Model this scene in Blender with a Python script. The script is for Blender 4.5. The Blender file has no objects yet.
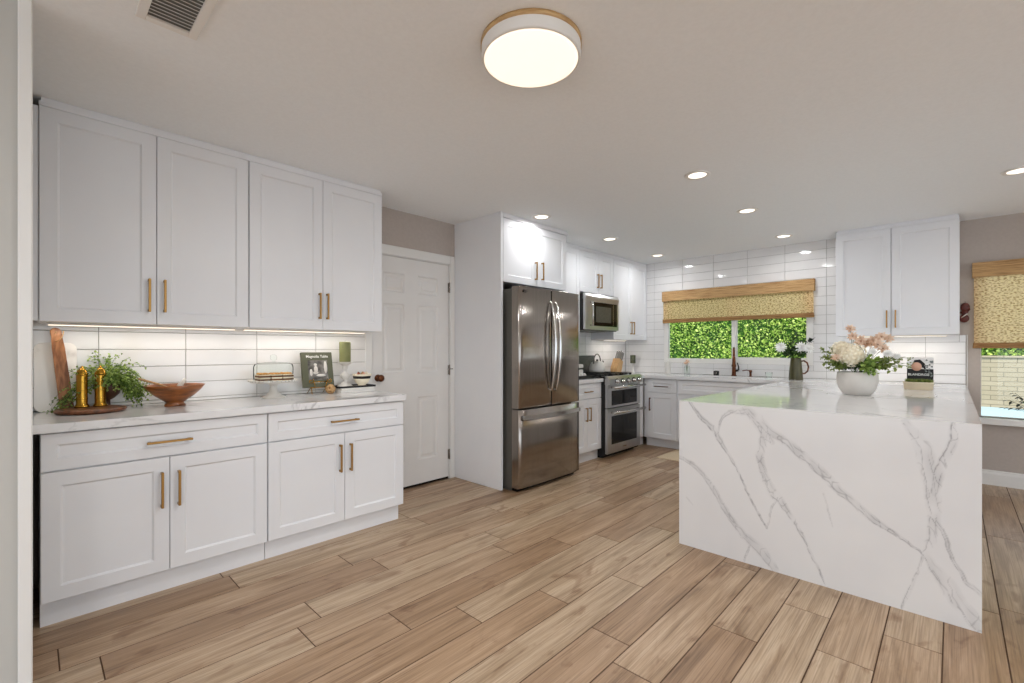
import bpy, bmesh, math, random
from mathutils import Vector, Matrix, noise
random.seed(7)
R = math.radians
SC = bpy.context.scene
COL = SC.collection

# ------------------------------------------------------------------ camera
cam = bpy.data.cameras.new('camera'); camo = bpy.data.objects.new('camera', cam); COL.objects.link(camo)
cam.sensor_width = 36.0; cam.lens = 460.87 / 1024 * 36.0; cam.shift_y = 7.9 / 1024
cam.clip_start = 0.02
camo.location = (0, 0, 1.242); camo.rotation_euler = (R(90), 0, R(43.73))
SC.camera = camo
SC.view_settings.view_transform = 'Standard'; SC.view_settings.look = 'None'
SC.view_settings.gamma = 1.0; SC.view_settings.use_curve_mapping = False
SC.view_settings.exposure = 0.0
try:
    SC.cycles.use_denoising = True
    SC.cycles.max_bounces = 8; SC.cycles.diffuse_bounces = 7; SC.cycles.glossy_bounces = 5
    SC.cycles.transmission_bounces = 8; SC.cycles.transparent_max_bounces = 12
    SC.cycles.caustics_reflective = False; SC.cycles.caustics_refractive = False
    SC.cycles.sample_clamp_indirect = 4.0
except Exception: pass

# ------------------------------------------------------------------ world and sun
W = bpy.data.worlds.new('world'); SC.world = W; W.use_nodes = True
bg = W.node_tree.nodes['Background']; bg.inputs[0].default_value = (0.81, 0.905, 1.0, 1); bg.inputs[1].default_value = 2.5
sl = bpy.data.lights.new('sun', 'SUN'); sl.energy = 5.5; sl.angle = R(1.0); sl.color = (1, .95, .86)
slo = bpy.data.objects.new('sun', sl); COL.objects.link(slo); slo.location = (4, -6, 12)
slo.rotation_euler = Vector((-.35, .62, -1.0)).to_track_quat('-Z', 'Y').to_euler()

LAMP = 1.0   # overall strength of the room's lamps
def area(name, parent, loc, size, power, color=(.98, .985, 1), rot=(0, 0, 0), size_y=None, disk=False, spread=180):
    l = bpy.data.lights.new(name, 'AREA'); l.energy = power * LAMP; l.color = color; l.size = size
    l.shape = 'DISK' if disk else ('RECTANGLE' if size_y else 'SQUARE')
    if size_y: l.size_y = size_y
    l.spread = R(spread)
    o = bpy.data.objects.new(name, l); COL.objects.link(o); o.parent = parent; o.location = loc; o.rotation_euler = rot
    return o

# ------------------------------------------------------------------ materials
def lin(c):
    return tuple(((v / 255) / 12.92 if v / 255 <= .04045 else ((v / 255 + .055) / 1.055) ** 2.4) for v in c)
def mat(name, rgb, rough=.5, metal=0.0, spec=None, trans=0, emit=None, estr=0, ior=None, coat=0, alpha=None):
    m = bpy.data.materials.new(name); m.use_nodes = True
    p = m.node_tree.nodes['Principled BSDF']
    p.inputs['Base Color'].default_value = (*lin(rgb), 1); p.inputs['Roughness'].default_value = rough
    p.inputs['Metallic'].default_value = metal
    if spec is not None: p.inputs['Specular IOR Level'].default_value = spec
    if trans: p.inputs['Transmission Weight'].default_value = trans
    if ior: p.inputs['IOR'].default_value = ior
    if coat: p.inputs['Coat Weight'].default_value = coat
    if emit: p.inputs['Emission Color'].default_value = (*lin(emit), 1); p.inputs['Emission Strength'].default_value = estr
    return m
def nd(m, t, **kw):
    n = m.node_tree.nodes.new(t)
    for k, v in kw.items():
        if k.startswith('i_'): n.inputs[k[2:].replace('_', ' ')].default_value = v
        else: setattr(n, k, v)
    return n
def lk(m, a, b): m.node_tree.links.new(a, b)
def P(m): return m.node_tree.nodes['Principled BSDF']
def ramp(m, fac, stops):
    r = nd(m, 'ShaderNodeValToRGB'); e = r.color_ramp.elements
    while len(e) < len(stops): e.new(.5)
    for k, (p, c) in enumerate(stops): e[k].position = p; e[k].color = (*lin(c), 1)
    lk(m, fac, r.inputs[0]); return r
def objco(m, scale=(1, 1, 1), rot=(0, 0, 0)):
    t = nd(m, 'ShaderNodeTexCoord'); mp = nd(m, 'ShaderNodeMapping')
    mp.inputs['Scale'].default_value = scale; mp.inputs['Rotation'].default_value = rot
    lk(m, t.outputs['Object'], mp.inputs[0]); return mp.outputs[0]
def bump(m, h, strength=.2, dist=.002):
    b = nd(m, 'ShaderNodeBump'); b.inputs['Strength'].default_value = strength; b.inputs['Distance'].default_value = dist
    lk(m, h, b.inputs['Height']); lk(m, b.outputs[0], P(m).inputs['Normal']); return b
def noisy(name, c1, c2, scale=8, rough=.5, stretch=(1, 1, 1), bstr=0, detail=4, lo=.35, hi=.65, metal=0, bdist=.002, **k):
    m = mat(name, c1, rough, metal, **k); co = objco(m, stretch)
    n = nd(m, 'ShaderNodeTexNoise'); n.inputs['Scale'].default_value = scale; n.inputs['Detail'].default_value = detail
    lk(m, co, n.inputs['Vector']); r = ramp(m, n.outputs['Fac'], [(lo, c1), (hi, c2)]); lk(m, r.outputs[0], P(m).inputs['Base Color'])
    if bstr: bump(m, n.outputs['Fac'], bstr, bdist)
    return m
M = {}
M['cab'] = noisy('cabinet_white_paint', (228, 229, 232), (231, 232, 234), 3, .38)
M['ceil'] = noisy('ceiling_paint', (238, 241, 243), (241, 244, 246), 60, .9, bstr=.12)
M['wall'] = noisy('greige_wall_paint', (178, 168, 160), (182, 172, 164), 40, .8, bstr=.1)
M['trim'] = mat('white_trim_paint', (226, 225, 222), .4)
M['door'] = noisy('door_paint', (222, 220, 217), (225, 223, 220), 6, .42)
M['tile'] = noisy('glossy_white_tile', (226, 225, 224), (231, 230, 229), 5, .07, bstr=.35, bdist=.004, detail=1)
M['grout'] = mat('grey_grout', (160, 158, 154), .9)
M['brass'] = mat('brushed_brass', (166, 127, 72), .32, 1)
M['gold'] = mat('polished_gold', (186, 140, 54), .2, 1)
M['bronze'] = noisy('oiled_bronze', (84, 50, 34), (120, 74, 50), 30, .3, metal=.9)
M['dark'] = mat('black_gap', (10, 9, 8), .9)
M['black'] = mat('black_enamel', (12, 12, 13), .25)
M['bglass'] = mat('black_oven_glass', (8, 8, 8), .08, spec=.22)
M['chrome'] = mat('polished_steel', (205, 203, 200), .16, 1)
def steel(name, c1, c2, rough):
    m = noisy(name, c1, c2, 3, rough, (40, 40, .6), metal=1)
    return m
M['steel'] = steel('brushed_stainless', (154, 146, 139), (164, 156, 149), .17)
M['steel2'] = steel('light_stainless', (182, 182, 182), (190, 190, 190), .32)
M['fside'] = mat('fridge_side_grey', (88, 86, 80), .45, .3)
M['duct_grey'] = mat('duct_grey', (120, 118, 114), .6)
M['lens'] = mat('lamp_lens', (255, 246, 235), .5, emit=(255, 240, 222), estr=2.2)
M['drum'] = mat('drum_diffuser', (255, 246, 235), .5, emit=(255, 236, 214), estr=.97)
M['strip'] = mat('light_strip', (255, 240, 215), .5, emit=(255, 238, 214), estr=2.0)
def windowglass(ior=1.3):
    m = bpy.data.materials.new('window_glass'); m.use_nodes = True; nt = m.node_tree
    nt.nodes.remove(P(m)); o = nt.nodes['Material Output']
    t = nd(m, 'ShaderNodeBsdfTransparent'); t.inputs[0].default_value = (.97, .99, .98, 1)
    g = nd(m, 'ShaderNodeBsdfGlossy'); g.inputs['Roughness'].default_value = 0.02
    mx = nd(m, 'ShaderNodeMixShader'); fr = nd(m, 'ShaderNodeFresnel'); fr.inputs[0].default_value = ior
    lk(m, fr.outputs[0], mx.inputs[0]); lk(m, t.outputs[0], mx.inputs[1]); lk(m, g.outputs[0], mx.inputs[2]); lk(m, mx.outputs[0], o.inputs[0])
    return m
M['pane'] = windowglass(); M['glass'] = windowglass(1.05); M['glass'].name = 'clear_thin_glass'
M['ceramic'] = mat('white_ceramic', (214, 211, 205), .3)
M['white'] = mat('plain_white', (232, 230, 226), .45)
M['vase'] = noisy('chalky_white_vase', (206, 201, 194), (214, 209, 202), 12, .5)
M['olive'] = noisy('olive_glaze', (60, 58, 32), (82, 78, 46), 10, .3, (3, 3, .6))
M['wood_dk'] = noisy('dark_walnut', (72, 40, 26), (128, 78, 48), 6, .4, (1, 8, 8))
M['wood_board'] = noisy('paddle_board_wood', (112, 66, 36), (180, 122, 76), 6, .45, (9, 9, 1.2))
M['marble'] = noisy('marble_board', (246, 244, 240), (206, 202, 198), 7, .25, detail=8, lo=.58, hi=.75)
M['wood_md'] = noisy('teak_wood', (92, 50, 22), (168, 100, 48), 5, .28, (2, 2, 9))
M['wood_lt'] = noisy('pale_wood', (176, 138, 92), (198, 160, 110), 8, .5, (8, 8, 1))
M['wood_ring'] = noisy('oak_ring', (176, 138, 88), (205, 170, 120), 14, .5, (1, 1, 6))
M['candle'] = noisy('green_wax', (120, 124, 76), (138, 140, 92), 10, .6)
M['book_green'] = mat('green_cloth_cover', (92, 94, 74), .7)
M['paper'] = mat('white_paper', (232, 230, 224), .8)
M['cake'] = noisy('brown_sponge', (84, 46, 22), (120, 70, 34), 40, .8)
M['biscuit'] = noisy('golden_biscuit', (196, 138, 66), (220, 170, 98), 40, .8)
M['cream'] = mat('cream_filling', (240, 230, 206), .6)
M['rug'] = noisy('beige_rug', (196, 176, 146), (214, 196, 166), 120, .95, bstr=.6)
M['brown_pot'] = noisy('dark_brown_pot', (58, 34, 24), (88, 52, 34), 9, .35)
M['rattan'] = noisy('rust_carving', (66, 24, 16), (110, 44, 30), 60, .5)
M['text_white'] = mat('white_ink', (235, 233, 228), .7)
M['ink'] = mat('black_ink', (22, 20, 20), .7)

def quartz(name, veins):
    m = mat(name, (220, 221, 223), .07, spec=.5)
    co = objco(m)
    cl = nd(m, 'ShaderNodeTexNoise'); cl.inputs['Scale'].default_value = 2.2; cl.inputs['Detail'].default_value = 3
    lk(m, co, cl.inputs['Vector'])
    base = ramp(m, cl.outputs['Fac'], [(.35, (224, 224, 225)), (.7, (231, 231, 231))])
    if veins == 'attr':
        at = nd(m, 'ShaderNodeAttribute'); at.attribute_name = 'vein'; fac = at.outputs['Fac']
        col2 = (140, 140, 144)
    else:
        n1 = nd(m, 'ShaderNodeTexNoise'); n1.inputs['Scale'].default_value = 1.4; n1.inputs['Detail'].default_value = 6; n1.inputs['Roughness'].default_value = .55
        n1.inputs['Distortion'].default_value = .8
        lk(m, co, n1.inputs['Vector'])
        s = nd(m, 'ShaderNodeMath', operation='SUBTRACT'); lk(m, n1.outputs['Fac'], s.inputs[0]); s.inputs[1].default_value = .5
        a = nd(m, 'ShaderNodeMath', operation='ABSOLUTE'); lk(m, s.outputs[0], a.inputs[0])
        r = nd(m, 'ShaderNodeMapRange'); lk(m, a.outputs[0], r.inputs[0]); r.inputs[1].default_value = 0; r.inputs[2].default_value = .014
        r.inputs[3].default_value = .55; r.inputs[4].default_value = 0
        n2 = nd(m, 'ShaderNodeTexNoise'); n2.inputs['Scale'].default_value = 1.1; lk(m, co, n2.inputs['Vector'])
        r2 = nd(m, 'ShaderNodeMapRange'); lk(m, n2.outputs['Fac'], r2.inputs[0]); r2.inputs[1].default_value = .45; r2.inputs[2].default_value = .62
        mu = nd(m, 'ShaderNodeMath', operation='MULTIPLY'); lk(m, r.outputs[0], mu.inputs[0]); lk(m, r2.outputs[0], mu.inputs[1])
        fac = mu.outputs[0]; col2 = (140, 139, 142)
    mx = nd(m, 'ShaderNodeMixRGB'); lk(m, fac, mx.inputs[0]); lk(m, base.outputs[0], mx.inputs[1]); mx.inputs[2].default_value = (*lin(col2), 1)
    lk(m, mx.outputs[0], P(m).inputs['Base Color'])
    return m
M['quartz'] = quartz('white_quartz', 'noise'); M['quartz_v'] = quartz('veined_quartz', 'attr')
P(M['quartz_v']).inputs['Roughness'].default_value = .16

def floor_mat():
    m = mat('wood_look_plank', (170, 142, 112), .3); g = nd(m, 'ShaderNodeNewGeometry')
    tc = nd(m, 'ShaderNodeTexCoord'); rnd = g.outputs['Random Per Island']
    cmb = nd(m, 'ShaderNodeCombineXYZ')
    mul = nd(m, 'ShaderNodeMath', operation='MULTIPLY'); lk(m, rnd, mul.inputs[0]); mul.inputs[1].default_value = 37.0
    lk(m, mul.outputs[0], cmb.inputs[0]); lk(m, mul.outputs[0], cmb.inputs[1])
    ad = nd(m, 'ShaderNodeVectorMath', operation='ADD'); lk(m, tc.outputs['Object'], ad.inputs[0]); lk(m, cmb.outputs[0], ad.inputs[1])
    mp = nd(m, 'ShaderNodeMapping'); mp.inputs['Scale'].default_value = (12, .8, 1); lk(m, ad.outputs[0], mp.inputs[0])
    n = nd(m, 'ShaderNodeTexNoise'); n.inputs['Scale'].default_value = 1.6; n.inputs['Detail'].default_value = 8; n.inputs['Roughness'].default_value = .65; n.inputs['Distortion'].default_value = .7
    lk(m, mp.outputs[0], n.inputs['Vector'])
    r = ramp(m, n.outputs['Fac'], [(.27, (132, 109, 85)), (.44, (176, 151, 122)), (.56, (195, 171, 143)), (.76, (214, 194, 168))])
    mp2 = nd(m, 'ShaderNodeMapping'); mp2.inputs['Scale'].default_value = (95, 1.3, 1); lk(m, ad.outputs[0], mp2.inputs[0])
    n2 = nd(m, 'ShaderNodeTexNoise'); n2.inputs['Scale'].default_value = 2; n2.inputs['Detail'].default_value = 5; lk(m, mp2.outputs[0], n2.inputs['Vector'])
    r2 = ramp(m, n2.outputs['Fac'], [(.34, (176, 164, 152)), (.56, (255, 255, 255))])
    mx = nd(m, 'ShaderNodeMixRGB', blend_type='MULTIPLY'); mx.inputs[0].default_value = .55
    lk(m, r.outputs[0], mx.inputs[1]); lk(m, r2.outputs[0], mx.inputs[2])
    r3 = ramp(m, rnd, [(0, (212, 198, 186)), (.3, (238, 228, 220)), (.8, (250, 250, 250)), (1, (255, 255, 255))])
    mx2 = nd(m, 'ShaderNodeMixRGB', blend_type='MULTIPLY'); mx2.inputs[0].default_value = 1
    lk(m, mx.outputs[0], mx2.inputs[1]); lk(m, r3.outputs[0], mx2.inputs[2])
    mp3 = nd(m, 'ShaderNodeMapping'); mp3.inputs['Scale'].default_value = (6, 2.2, 1); lk(m, ad.outputs[0], mp3.inputs[0])
    n3 = nd(m, 'ShaderNodeTexNoise'); n3.inputs['Scale'].default_value = 1.3; n3.inputs['Detail'].default_value = 5; n3.inputs['Distortion'].default_value = 1.5; lk(m, mp3.outputs[0], n3.inputs['Vector'])
    r4 = ramp(m, n3.outputs['Fac'], [(.30, (196, 176, 158)), (.42, (255, 255, 255))])
    mx3 = nd(m, 'ShaderNodeMixRGB', blend_type='MULTIPLY'); mx3.inputs[0].default_value = .8; lk(m, mx2.outputs[0], mx3.inputs[1]); lk(m, r4.outputs[0], mx3.inputs[2])
    lk(m, mx3.outputs[0], P(m).inputs['Base Color'])
    bump(m, n2.outputs['Fac'], .15, .002)
    P(m).inputs['Roughness'].default_value = .36
    return m
M['floor'] = floor_mat()
M['floor_grout'] = mat('brown_grout', (84, 62, 44), .9)

def shade_mat(name, c1, c2, trans, sx=60, sz=260, wide=0.0):
    """woven grass: thin horizontal reeds, lets daylight glow through"""
    m = bpy.data.materials.new(name); m.use_nodes = True; nt = m.node_tree; nt.nodes.remove(P(m)); out = nt.nodes['Material Output']
    co = objco(m, (sx, 1, sz)); n = nd(m, 'ShaderNodeTexNoise'); n.inputs['Scale'].default_value = 1; n.inputs['Detail'].default_value = 3
    lk(m, co, n.inputs['Vector']); r = ramp(m, n.outputs['Fac'], [(.40, c1), (.52, c2)])
    d = nd(m, 'ShaderNodeBsdfDiffuse'); t = nd(m, 'ShaderNodeBsdfTranslucent'); mx = nd(m, 'ShaderNodeMixShader'); mx.inputs[0].default_value = trans
    lk(m, r.outputs[0], d.inputs[0]); lk(m, r.outputs[0], t.inputs[0]); lk(m, d.outputs[0], mx.inputs[1]); lk(m, t.outputs[0], mx.inputs[2])
    if wide:
        co2 = objco(m, (110, 1, 190)); v = nd(m, 'ShaderNodeTexNoise'); v.inputs['Scale'].default_value = 1; v.inputs['Detail'].default_value = 1; lk(m, co2, v.inputs['Vector'])
        mr = nd(m, 'ShaderNodeMapRange'); lk(m, v.outputs['Fac'], mr.inputs[0]); mr.inputs[1].default_value = .52; mr.inputs[2].default_value = .62; mr.inputs[4].default_value = wide
        tr = nd(m, 'ShaderNodeBsdfTransparent'); m2 = nd(m, 'ShaderNodeMixShader'); lk(m, mr.outputs[0], m2.inputs[0]); lk(m, mx.outputs[0], m2.inputs[1]); lk(m, tr.outputs[0], m2.inputs[2])
        mx = m2
    lk(m, mx.outputs[0], out.inputs[0]); return m
M['shade'] = shade_mat('woven_bamboo', (198, 156, 104), (255, 230, 182), .5, sx=50, sz=96)
M['valance'] = shade_mat('bamboo_valance', (150, 114, 76), (200, 164, 118), .05, sx=5, sz=300)
M['hem'] = shade_mat('bamboo_hem', (124, 90, 58), (172, 134, 92), .05, sx=5, sz=300)

def leafmat(name, c1, c2, trans=.35, rough=.5):
    m = bpy.data.materials.new(name); m.use_nodes = True; nt = m.node_tree; p = P(m); out = nt.nodes['Material Output']
    g = nd(m, 'ShaderNodeNewGeometry'); r = ramp(m, g.outputs['Random Per Island'], [(0, c1), (1, c2)])
    lk(m, r.outputs[0], p.inputs['Base Color']); p.inputs['Roughness'].default_value = rough
    t = nd(m, 'ShaderNodeBsdfTranslucent'); lk(m, r.outputs[0], t.inputs[0])
    mx = nd(m, 'ShaderNodeMixShader'); mx.inputs[0].default_value = trans
    lk(m, p.outputs[0], mx.inputs[1]); lk(m, t.outputs[0], mx.inputs[2]); lk(m, mx.outputs[0], out.inputs[0]); return m
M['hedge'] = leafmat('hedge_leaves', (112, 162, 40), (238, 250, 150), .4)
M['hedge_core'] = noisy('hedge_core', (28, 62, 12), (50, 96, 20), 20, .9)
M['fern'] = leafmat('fern_green', (84, 118, 44), (184, 208, 112), .4)
M['sage'] = leafmat('sage_green', (84, 104, 44), (158, 170, 92))
M['deep'] = leafmat('deep_green', (24, 44, 20), (58, 88, 40), .2)
M['silhouette'] = leafmat('dark_backlit_leaf', (14, 24, 16), (34, 48, 34), .1)  # dark greens put the sill plant's backlit shade into its colour
M['hyd'] = leafmat('cream_petals', (244, 232, 204), (255, 250, 232), .12)
M['pink'] = leafmat('dusty_pink_petals', (216, 180, 150), (250, 232, 214), .15)
M['wpetal'] = leafmat('white_petals', (246, 246, 243), (255, 255, 253), .12)
M['stem'] = mat('green_stem', (70, 92, 42), .6)
M['twig'] = mat('brown_twig', (84, 60, 40), .7)
def blockwall():
    m = mat('slump_block', (214, 196, 160), .9); co = objco(m, (1, 1, 1), (R(90), 0, 0))
    b = nd(m, 'ShaderNodeTexBrick'); lk(m, co, b.inputs['Vector']); b.inputs['Scale'].default_value = 1
    b.inputs['Color1'].default_value = (*lin((160, 146, 125)), 1); b.inputs['Color2'].default_value = (*lin((150, 136, 115)), 1); b.inputs['Mortar'].default_value = (*lin((118, 107, 90)), 1)
    b.inputs['Brick Width'].default_value = .41; b.inputs['Row Height'].default_value = .105; b.inputs['Mortar Size'].default_value = .008
    lk(m, b.outputs[0], P(m).inputs['Base Color']); return m
M['block'] = blockwall()
M['patio'] = noisy('pale_pool_deck', (140, 160, 168), (150, 170, 178), 20, .8)
M['ground'] = noisy('garden_soil', (86, 72, 52), (110, 94, 68), 10, .95)

# ------------------------------------------------------------------ mesh helpers
class B:
    def __init__(s): s.bm = bmesh.new(); s.mi = 0
    def _fin(s, verts):
        fs = set()
        for v in verts:
            for f in v.link_faces: fs.add(f)
        for f in fs: f.material_index = s.mi
    def box(s, x0, x1, y0, y1, z0, z1, bev=0, seg=1, mtx=None):
        r = bmesh.ops.create_cube(s.bm, size=1); vs = r['verts']
        for v in vs: v.co = Vector(((x0 + x1) / 2 + v.co.x * (x1 - x0), (y0 + y1) / 2 + v.co.y * (y1 - y0), (z0 + z1) / 2 + v.co.z * (z1 - z0)))
        if bev:
            es = list({e for v in vs for e in v.link_edges})
            rr = bmesh.ops.bevel(s.bm, geom=es, offset=bev, segments=seg, affect='EDGES', profile=.5)
            vs = [v for v in rr['verts']]
            vs = list({v for f in rr['faces'] for v in f.verts} | set(vs))
        if mtx is not None:
            for v in vs: v.co = mtx @ v.co
        s._fin(vs); return s
    def lathe(s, prof, c=(0, 0, 0), n=32, mtx=None, cap=True, sx=1, sy=1):
        c = Vector(c); rings = []
        for r, z in prof:
            ring = []
            for k in range(n):
                a = 2 * math.pi * k / n; p = Vector((r * math.cos(a) * sx, r * math.sin(a) * sy, z))
                if mtx is not None: p = mtx @ p
                ring.append(s.bm.verts.new(p + c))
            rings.append(ring)
        for i in range(len(rings) - 1):
            for k in range(n):
                f = s.bm.faces.new((rings[i][k], rings[i][(k + 1) % n], rings[i + 1][(k + 1) % n], rings[i + 1][k])); f.material_index = s.mi; f.smooth = True
        if cap:
            for q, ring in ((0, rings[0]), (1, rings[-1])):
                if prof[0 if q == 0 else -1][0] > 1e-4:
                    f = s.bm.faces.new(ring if q else ring[::-1]); f.material_index = s.mi
        return s
    def tube(s, pts, rad, n=8, cap=True):
        pts = [Vector(p) for p in pts]; rings = []; up = Vector((0, 0, 1))
        prev = None
        for i, p in enumerate(pts):
            d = (pts[min(i + 1, len(pts) - 1)] - pts[max(i - 1, 0)]).normalized()
            if prev is None:
                a = d.orthogonal().normalized()
            else:
                a = (prev - d * prev.dot(d)).normalized()
            prev = a; b = d.cross(a); r = rad[i] if isinstance(rad, (list, tuple)) else rad
            rings.append([s.bm.verts.new(p + (a * math.cos(2 * math.pi * k / n) + b * math.sin(2 * math.pi * k / n)) * r) for k in range(n)])
        for i in range(len(rings) - 1):
            for k in range(n):
                f = s.bm.faces.new((rings[i][k], rings[i][(k + 1) % n], rings[i + 1][(k + 1) % n], rings[i + 1][k])); f.smooth = True; f.material_index = s.mi
        if cap:
            for rg in (rings[0][::-1], rings[-1]):
                f = s.bm.faces.new(rg); f.material_index = s.mi
        return s
    def poly(s, pts, smooth=False):
        f = s.bm.faces.new([s.bm.verts.new(p) for p in pts]); f.material_index = s.mi; f.smooth = smooth; return s
    def prism(s, pts, z0, z1):
        a = [s.bm.verts.new((x, y, z0)) for x, y in pts]; b = [s.bm.verts.new((x, y, z1)) for x, y in pts]; n = len(pts)
        fs = [s.bm.faces.new(a[::-1]), s.bm.faces.new(b)] + [s.bm.faces.new((a[k], a[(k + 1) % n], b[(k + 1) % n], b[k])) for k in range(n)]
        for f in fs: f.material_index = s.mi
        return s
    def xprism(s, pts, x0, x1):   # polygon in (y,z) extruded along x
        a = [s.bm.verts.new((x0, y, z)) for y, z in pts]; b = [s.bm.verts.new((x1, y, z)) for y, z in pts]; n = len(pts)
        fs = [s.bm.faces.new(a[::-1]), s.bm.faces.new(b)] + [s.bm.faces.new((a[k], a[(k + 1) % n], b[(k + 1) % n], b[k])) for k in range(n)]
        for f in fs: f.material_index = s.mi
        return s
    def shaker(s, x0, x1, z0, z1, rail=.062, t=.02, rec=.009, sl=.009, y=0):
        """frame-and-panel front: front surface at y, thickness back to y+t"""
        def ring(d, yy): return [s.bm.verts.new(p) for p in ((x0 + d, yy, z0 + d), (x1 - d, yy, z0 + d), (x1 - d, yy, z1 - d), (x0 + d, yy, z1 - d))]
        e = .0018
        rs = [ring(0, y + t), ring(0, y + e), ring(e, y), ring(rail, y), ring(rail + sl, y + rec)]
        fs = []
        for a, b in zip(rs, rs[1:]):
            for k in range(4): fs.append(s.bm.faces.new((a[k], a[(k + 1) % 4], b[(k + 1) % 4], b[k])))
        fs.append(s.bm.faces.new(rs[-1])); fs.append(s.bm.faces.new(rs[0][::-1]))
        for f in fs: f.material_index = s.mi
        return s
    def leaf(s, p, d, up, L, w, bend=.2):
        """a leaf with a folded midrib: four quads"""
        d = d.normalized(); sd = d.cross(up)
        if sd.length < 1e-4: sd = d.orthogonal()
        sd.normalize(); n = sd.cross(d)
        ks = [(0, 0), (.35, .5), (.7, .38), (1, 0)]
        c = [p + d * (L * t) - n * (bend * L * t * t) for t, _ in ks]
        c = [s.bm.verts.new(q) for q in c]
        l = [s.bm.verts.new(c[i].co + sd * (w * ks[i][1]) + n * w * .15) for i in (1, 2)]; r = [s.bm.verts.new(c[i].co - sd * (w * ks[i][1]) + n * w * .15) for i in (1, 2)]
        for q in ((c[0], c[1], l[0]), (c[0], r[0], c[1]), (c[1], c[2], l[1], l[0]), (c[1], r[0], r[1], c[2]), (c[2], c[3], l[1]), (c[2], r[1], c[3])):
            f = s.bm.faces.new(q); f.material_index = s.mi; f.smooth = True
        return s
    def build(s, name, m, parent=None, sharp=None):
        me = bpy.data.meshes.new(name)
        try: bmesh.ops.recalc_face_normals(s.bm, faces=s.bm.faces[:])
        except Exception: pass
        s.bm.to_mesh(me); s.bm.free()
        for x in (m if isinstance(m, (list, tuple)) else [m]): me.materials.append(M[x] if isinstance(x, str) else x)
        o = bpy.data.objects.new(name, me); COL.objects.link(o)
        if parent is not None: o.parent = parent
        return o
def tag(o, label=None, cat=None, group=None, kind=None):
    if label: o['label'] = label
    if cat: o['category'] = cat
    if group: o['group'] = group
    if kind: o['kind'] = kind
    return o
def thing(name, label, cat, loc=(0, 0, 0), rz=0, group=None, kind=None):
    o = bpy.data.objects.new(name, None); COL.objects.link(o); o.location = loc; o.rotation_euler = (0, 0, rz)
    o.empty_display_size = .1
    return tag(o, label, cat, group, kind)
def struct(name, b, m, parent=None, label=None):
    o = b.build(name, m, parent)
    if parent is None: o['kind'] = 'structure'
    if label: o['label'] = label
    return o
def copy_tree(o, parent=None):
    c = o.copy(); COL.objects.link(c); c.parent = parent
    for ch in list(o.children): copy_tree(ch, c)
    return c
def V(*a): return Vector(a)

CZ = 2.457; XW = -3.51; YW = 6.10
# ================================================================== ROOM SHELL
# floor: individual planks 0.19 x 1.22 running towards the window wall
b = B(); b.mi = 0
pitch = .1895; x0f = -.03
known = {-6: 1.736, -5: 1.60, -8: 1.816, -9: 2.625, -10: 1.168, -11: 2.03, -12: 2.137, -13: 1.40, -4: 2.13, -3: 2.55, -1: 2.57, 0: 3.14}
LEN = 1.205; g2 = .0022
random.seed(3)
for k in range(-19, 26):
    xa = x0f + k * pitch; xb = xa + pitch
    oy = known.get(k, random.random() * LEN)
    j = math.floor((-4.2 - oy) / LEN)
    while True:
        ya = oy + j * LEN; yb = ya + LEN; j += 1
        if ya > 6.12: break
        ya2 = max(ya, -4.2); yb2 = min(yb, 6.12)
        if yb2 - ya2 < .01: continue
        X0, X1, Y0, Y1 = max(xa, XW) + g2, xb - g2, ya2 + g2, yb2 - g2
        if X1 <= X0: continue
        e = .0012
        o_ = [b.bm.verts.new(p) for p in ((X0, Y0, -.002), (X1, Y0, -.002), (X1, Y1, -.002), (X0, Y1, -.002))]
        i_ = [b.bm.verts.new(p) for p in ((X0 + e, Y0 + e, 0), (X1 - e, Y0 + e, 0), (X1 - e, Y1 - e, 0), (X0 + e, Y1 - e, 0))]
        b.bm.faces.new(i_)
        for q in range(4): b.bm.faces.new((o_[q], o_[(q + 1) % 4], i_[(q + 1) % 4], i_[q]))
b.mi = 1; b.box(XW - .1, 4.7, -4.2, 6.2, -.1, -.0015)
floor = struct('floor', b, ['floor', 'floor_grout'])

struct('ceiling', B().box(XW - .15, 4.75, -4.3, 6.32, CZ, CZ + .12), 'ceil')
# left wall with the door opening
DY0, DY1, DZ = 1.975, 2.79, 2.05
b = B(); b.box(XW - .12, XW, -4.2, DY0 - .012, 0, CZ).box(XW - .12, XW, DY1 + .012, 6.2, 0, CZ).box(XW - .12, XW, DY0 - .012, DY1 + .012, DZ + .012, CZ)
b.box(XW - .13, XW - .1, DY0 - .1, DY1 + .1, 0, DZ + .1)
struct('wall_left', b, 'wall')
# far wall with two window openings
W1 = (-2.90, -1.135, 1.06, 1.97); W2 = (.186, 1.55, .615, 2.0)
b = B()
b.box(XW, W1[0], YW, YW + .14, 0, CZ).box(W1[0], W1[1], YW, YW + .14, 0, W1[2]).box(W1[0], W1[1], YW, YW + .14, W1[3], CZ)
b.box(W1[1], W2[0], YW, YW + .14, 0, CZ).box(W2[0], W2[1], YW, YW + .14, 0, W2[2]).box(W2[0], W2[1], YW, YW + .14, W2[3], CZ).box(W2[1], 4.6, YW, YW + .14, 0, CZ)
struct('wall_back', b, 'wall')
# unseen right and rear walls, with wide openings added to let daylight in
b = B(); b.box(4.6, 4.72, -4.2, -2.6, 0, CZ).box(4.6, 4.72, 5.3, 6.24, 0, CZ).box(4.6, 4.72, -2.6, 5.3, 2.15, CZ).box(4.6, 4.72, 1.2, 1.5, 0, 2.15)
struct('wall_right', b, 'wall')
b = B(); b.box(XW - .12, -2.6, -4.3, -4.2, 0, CZ).box(4.0, 4.72, -4.3, -4.2, 0, CZ).box(-2.6, 4.0, -4.3, -4.2, 2.15, CZ).box(.4, .8, -4.3, -4.2, 0, 2.15)
struct('wall_front', b, 'wall')
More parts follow.
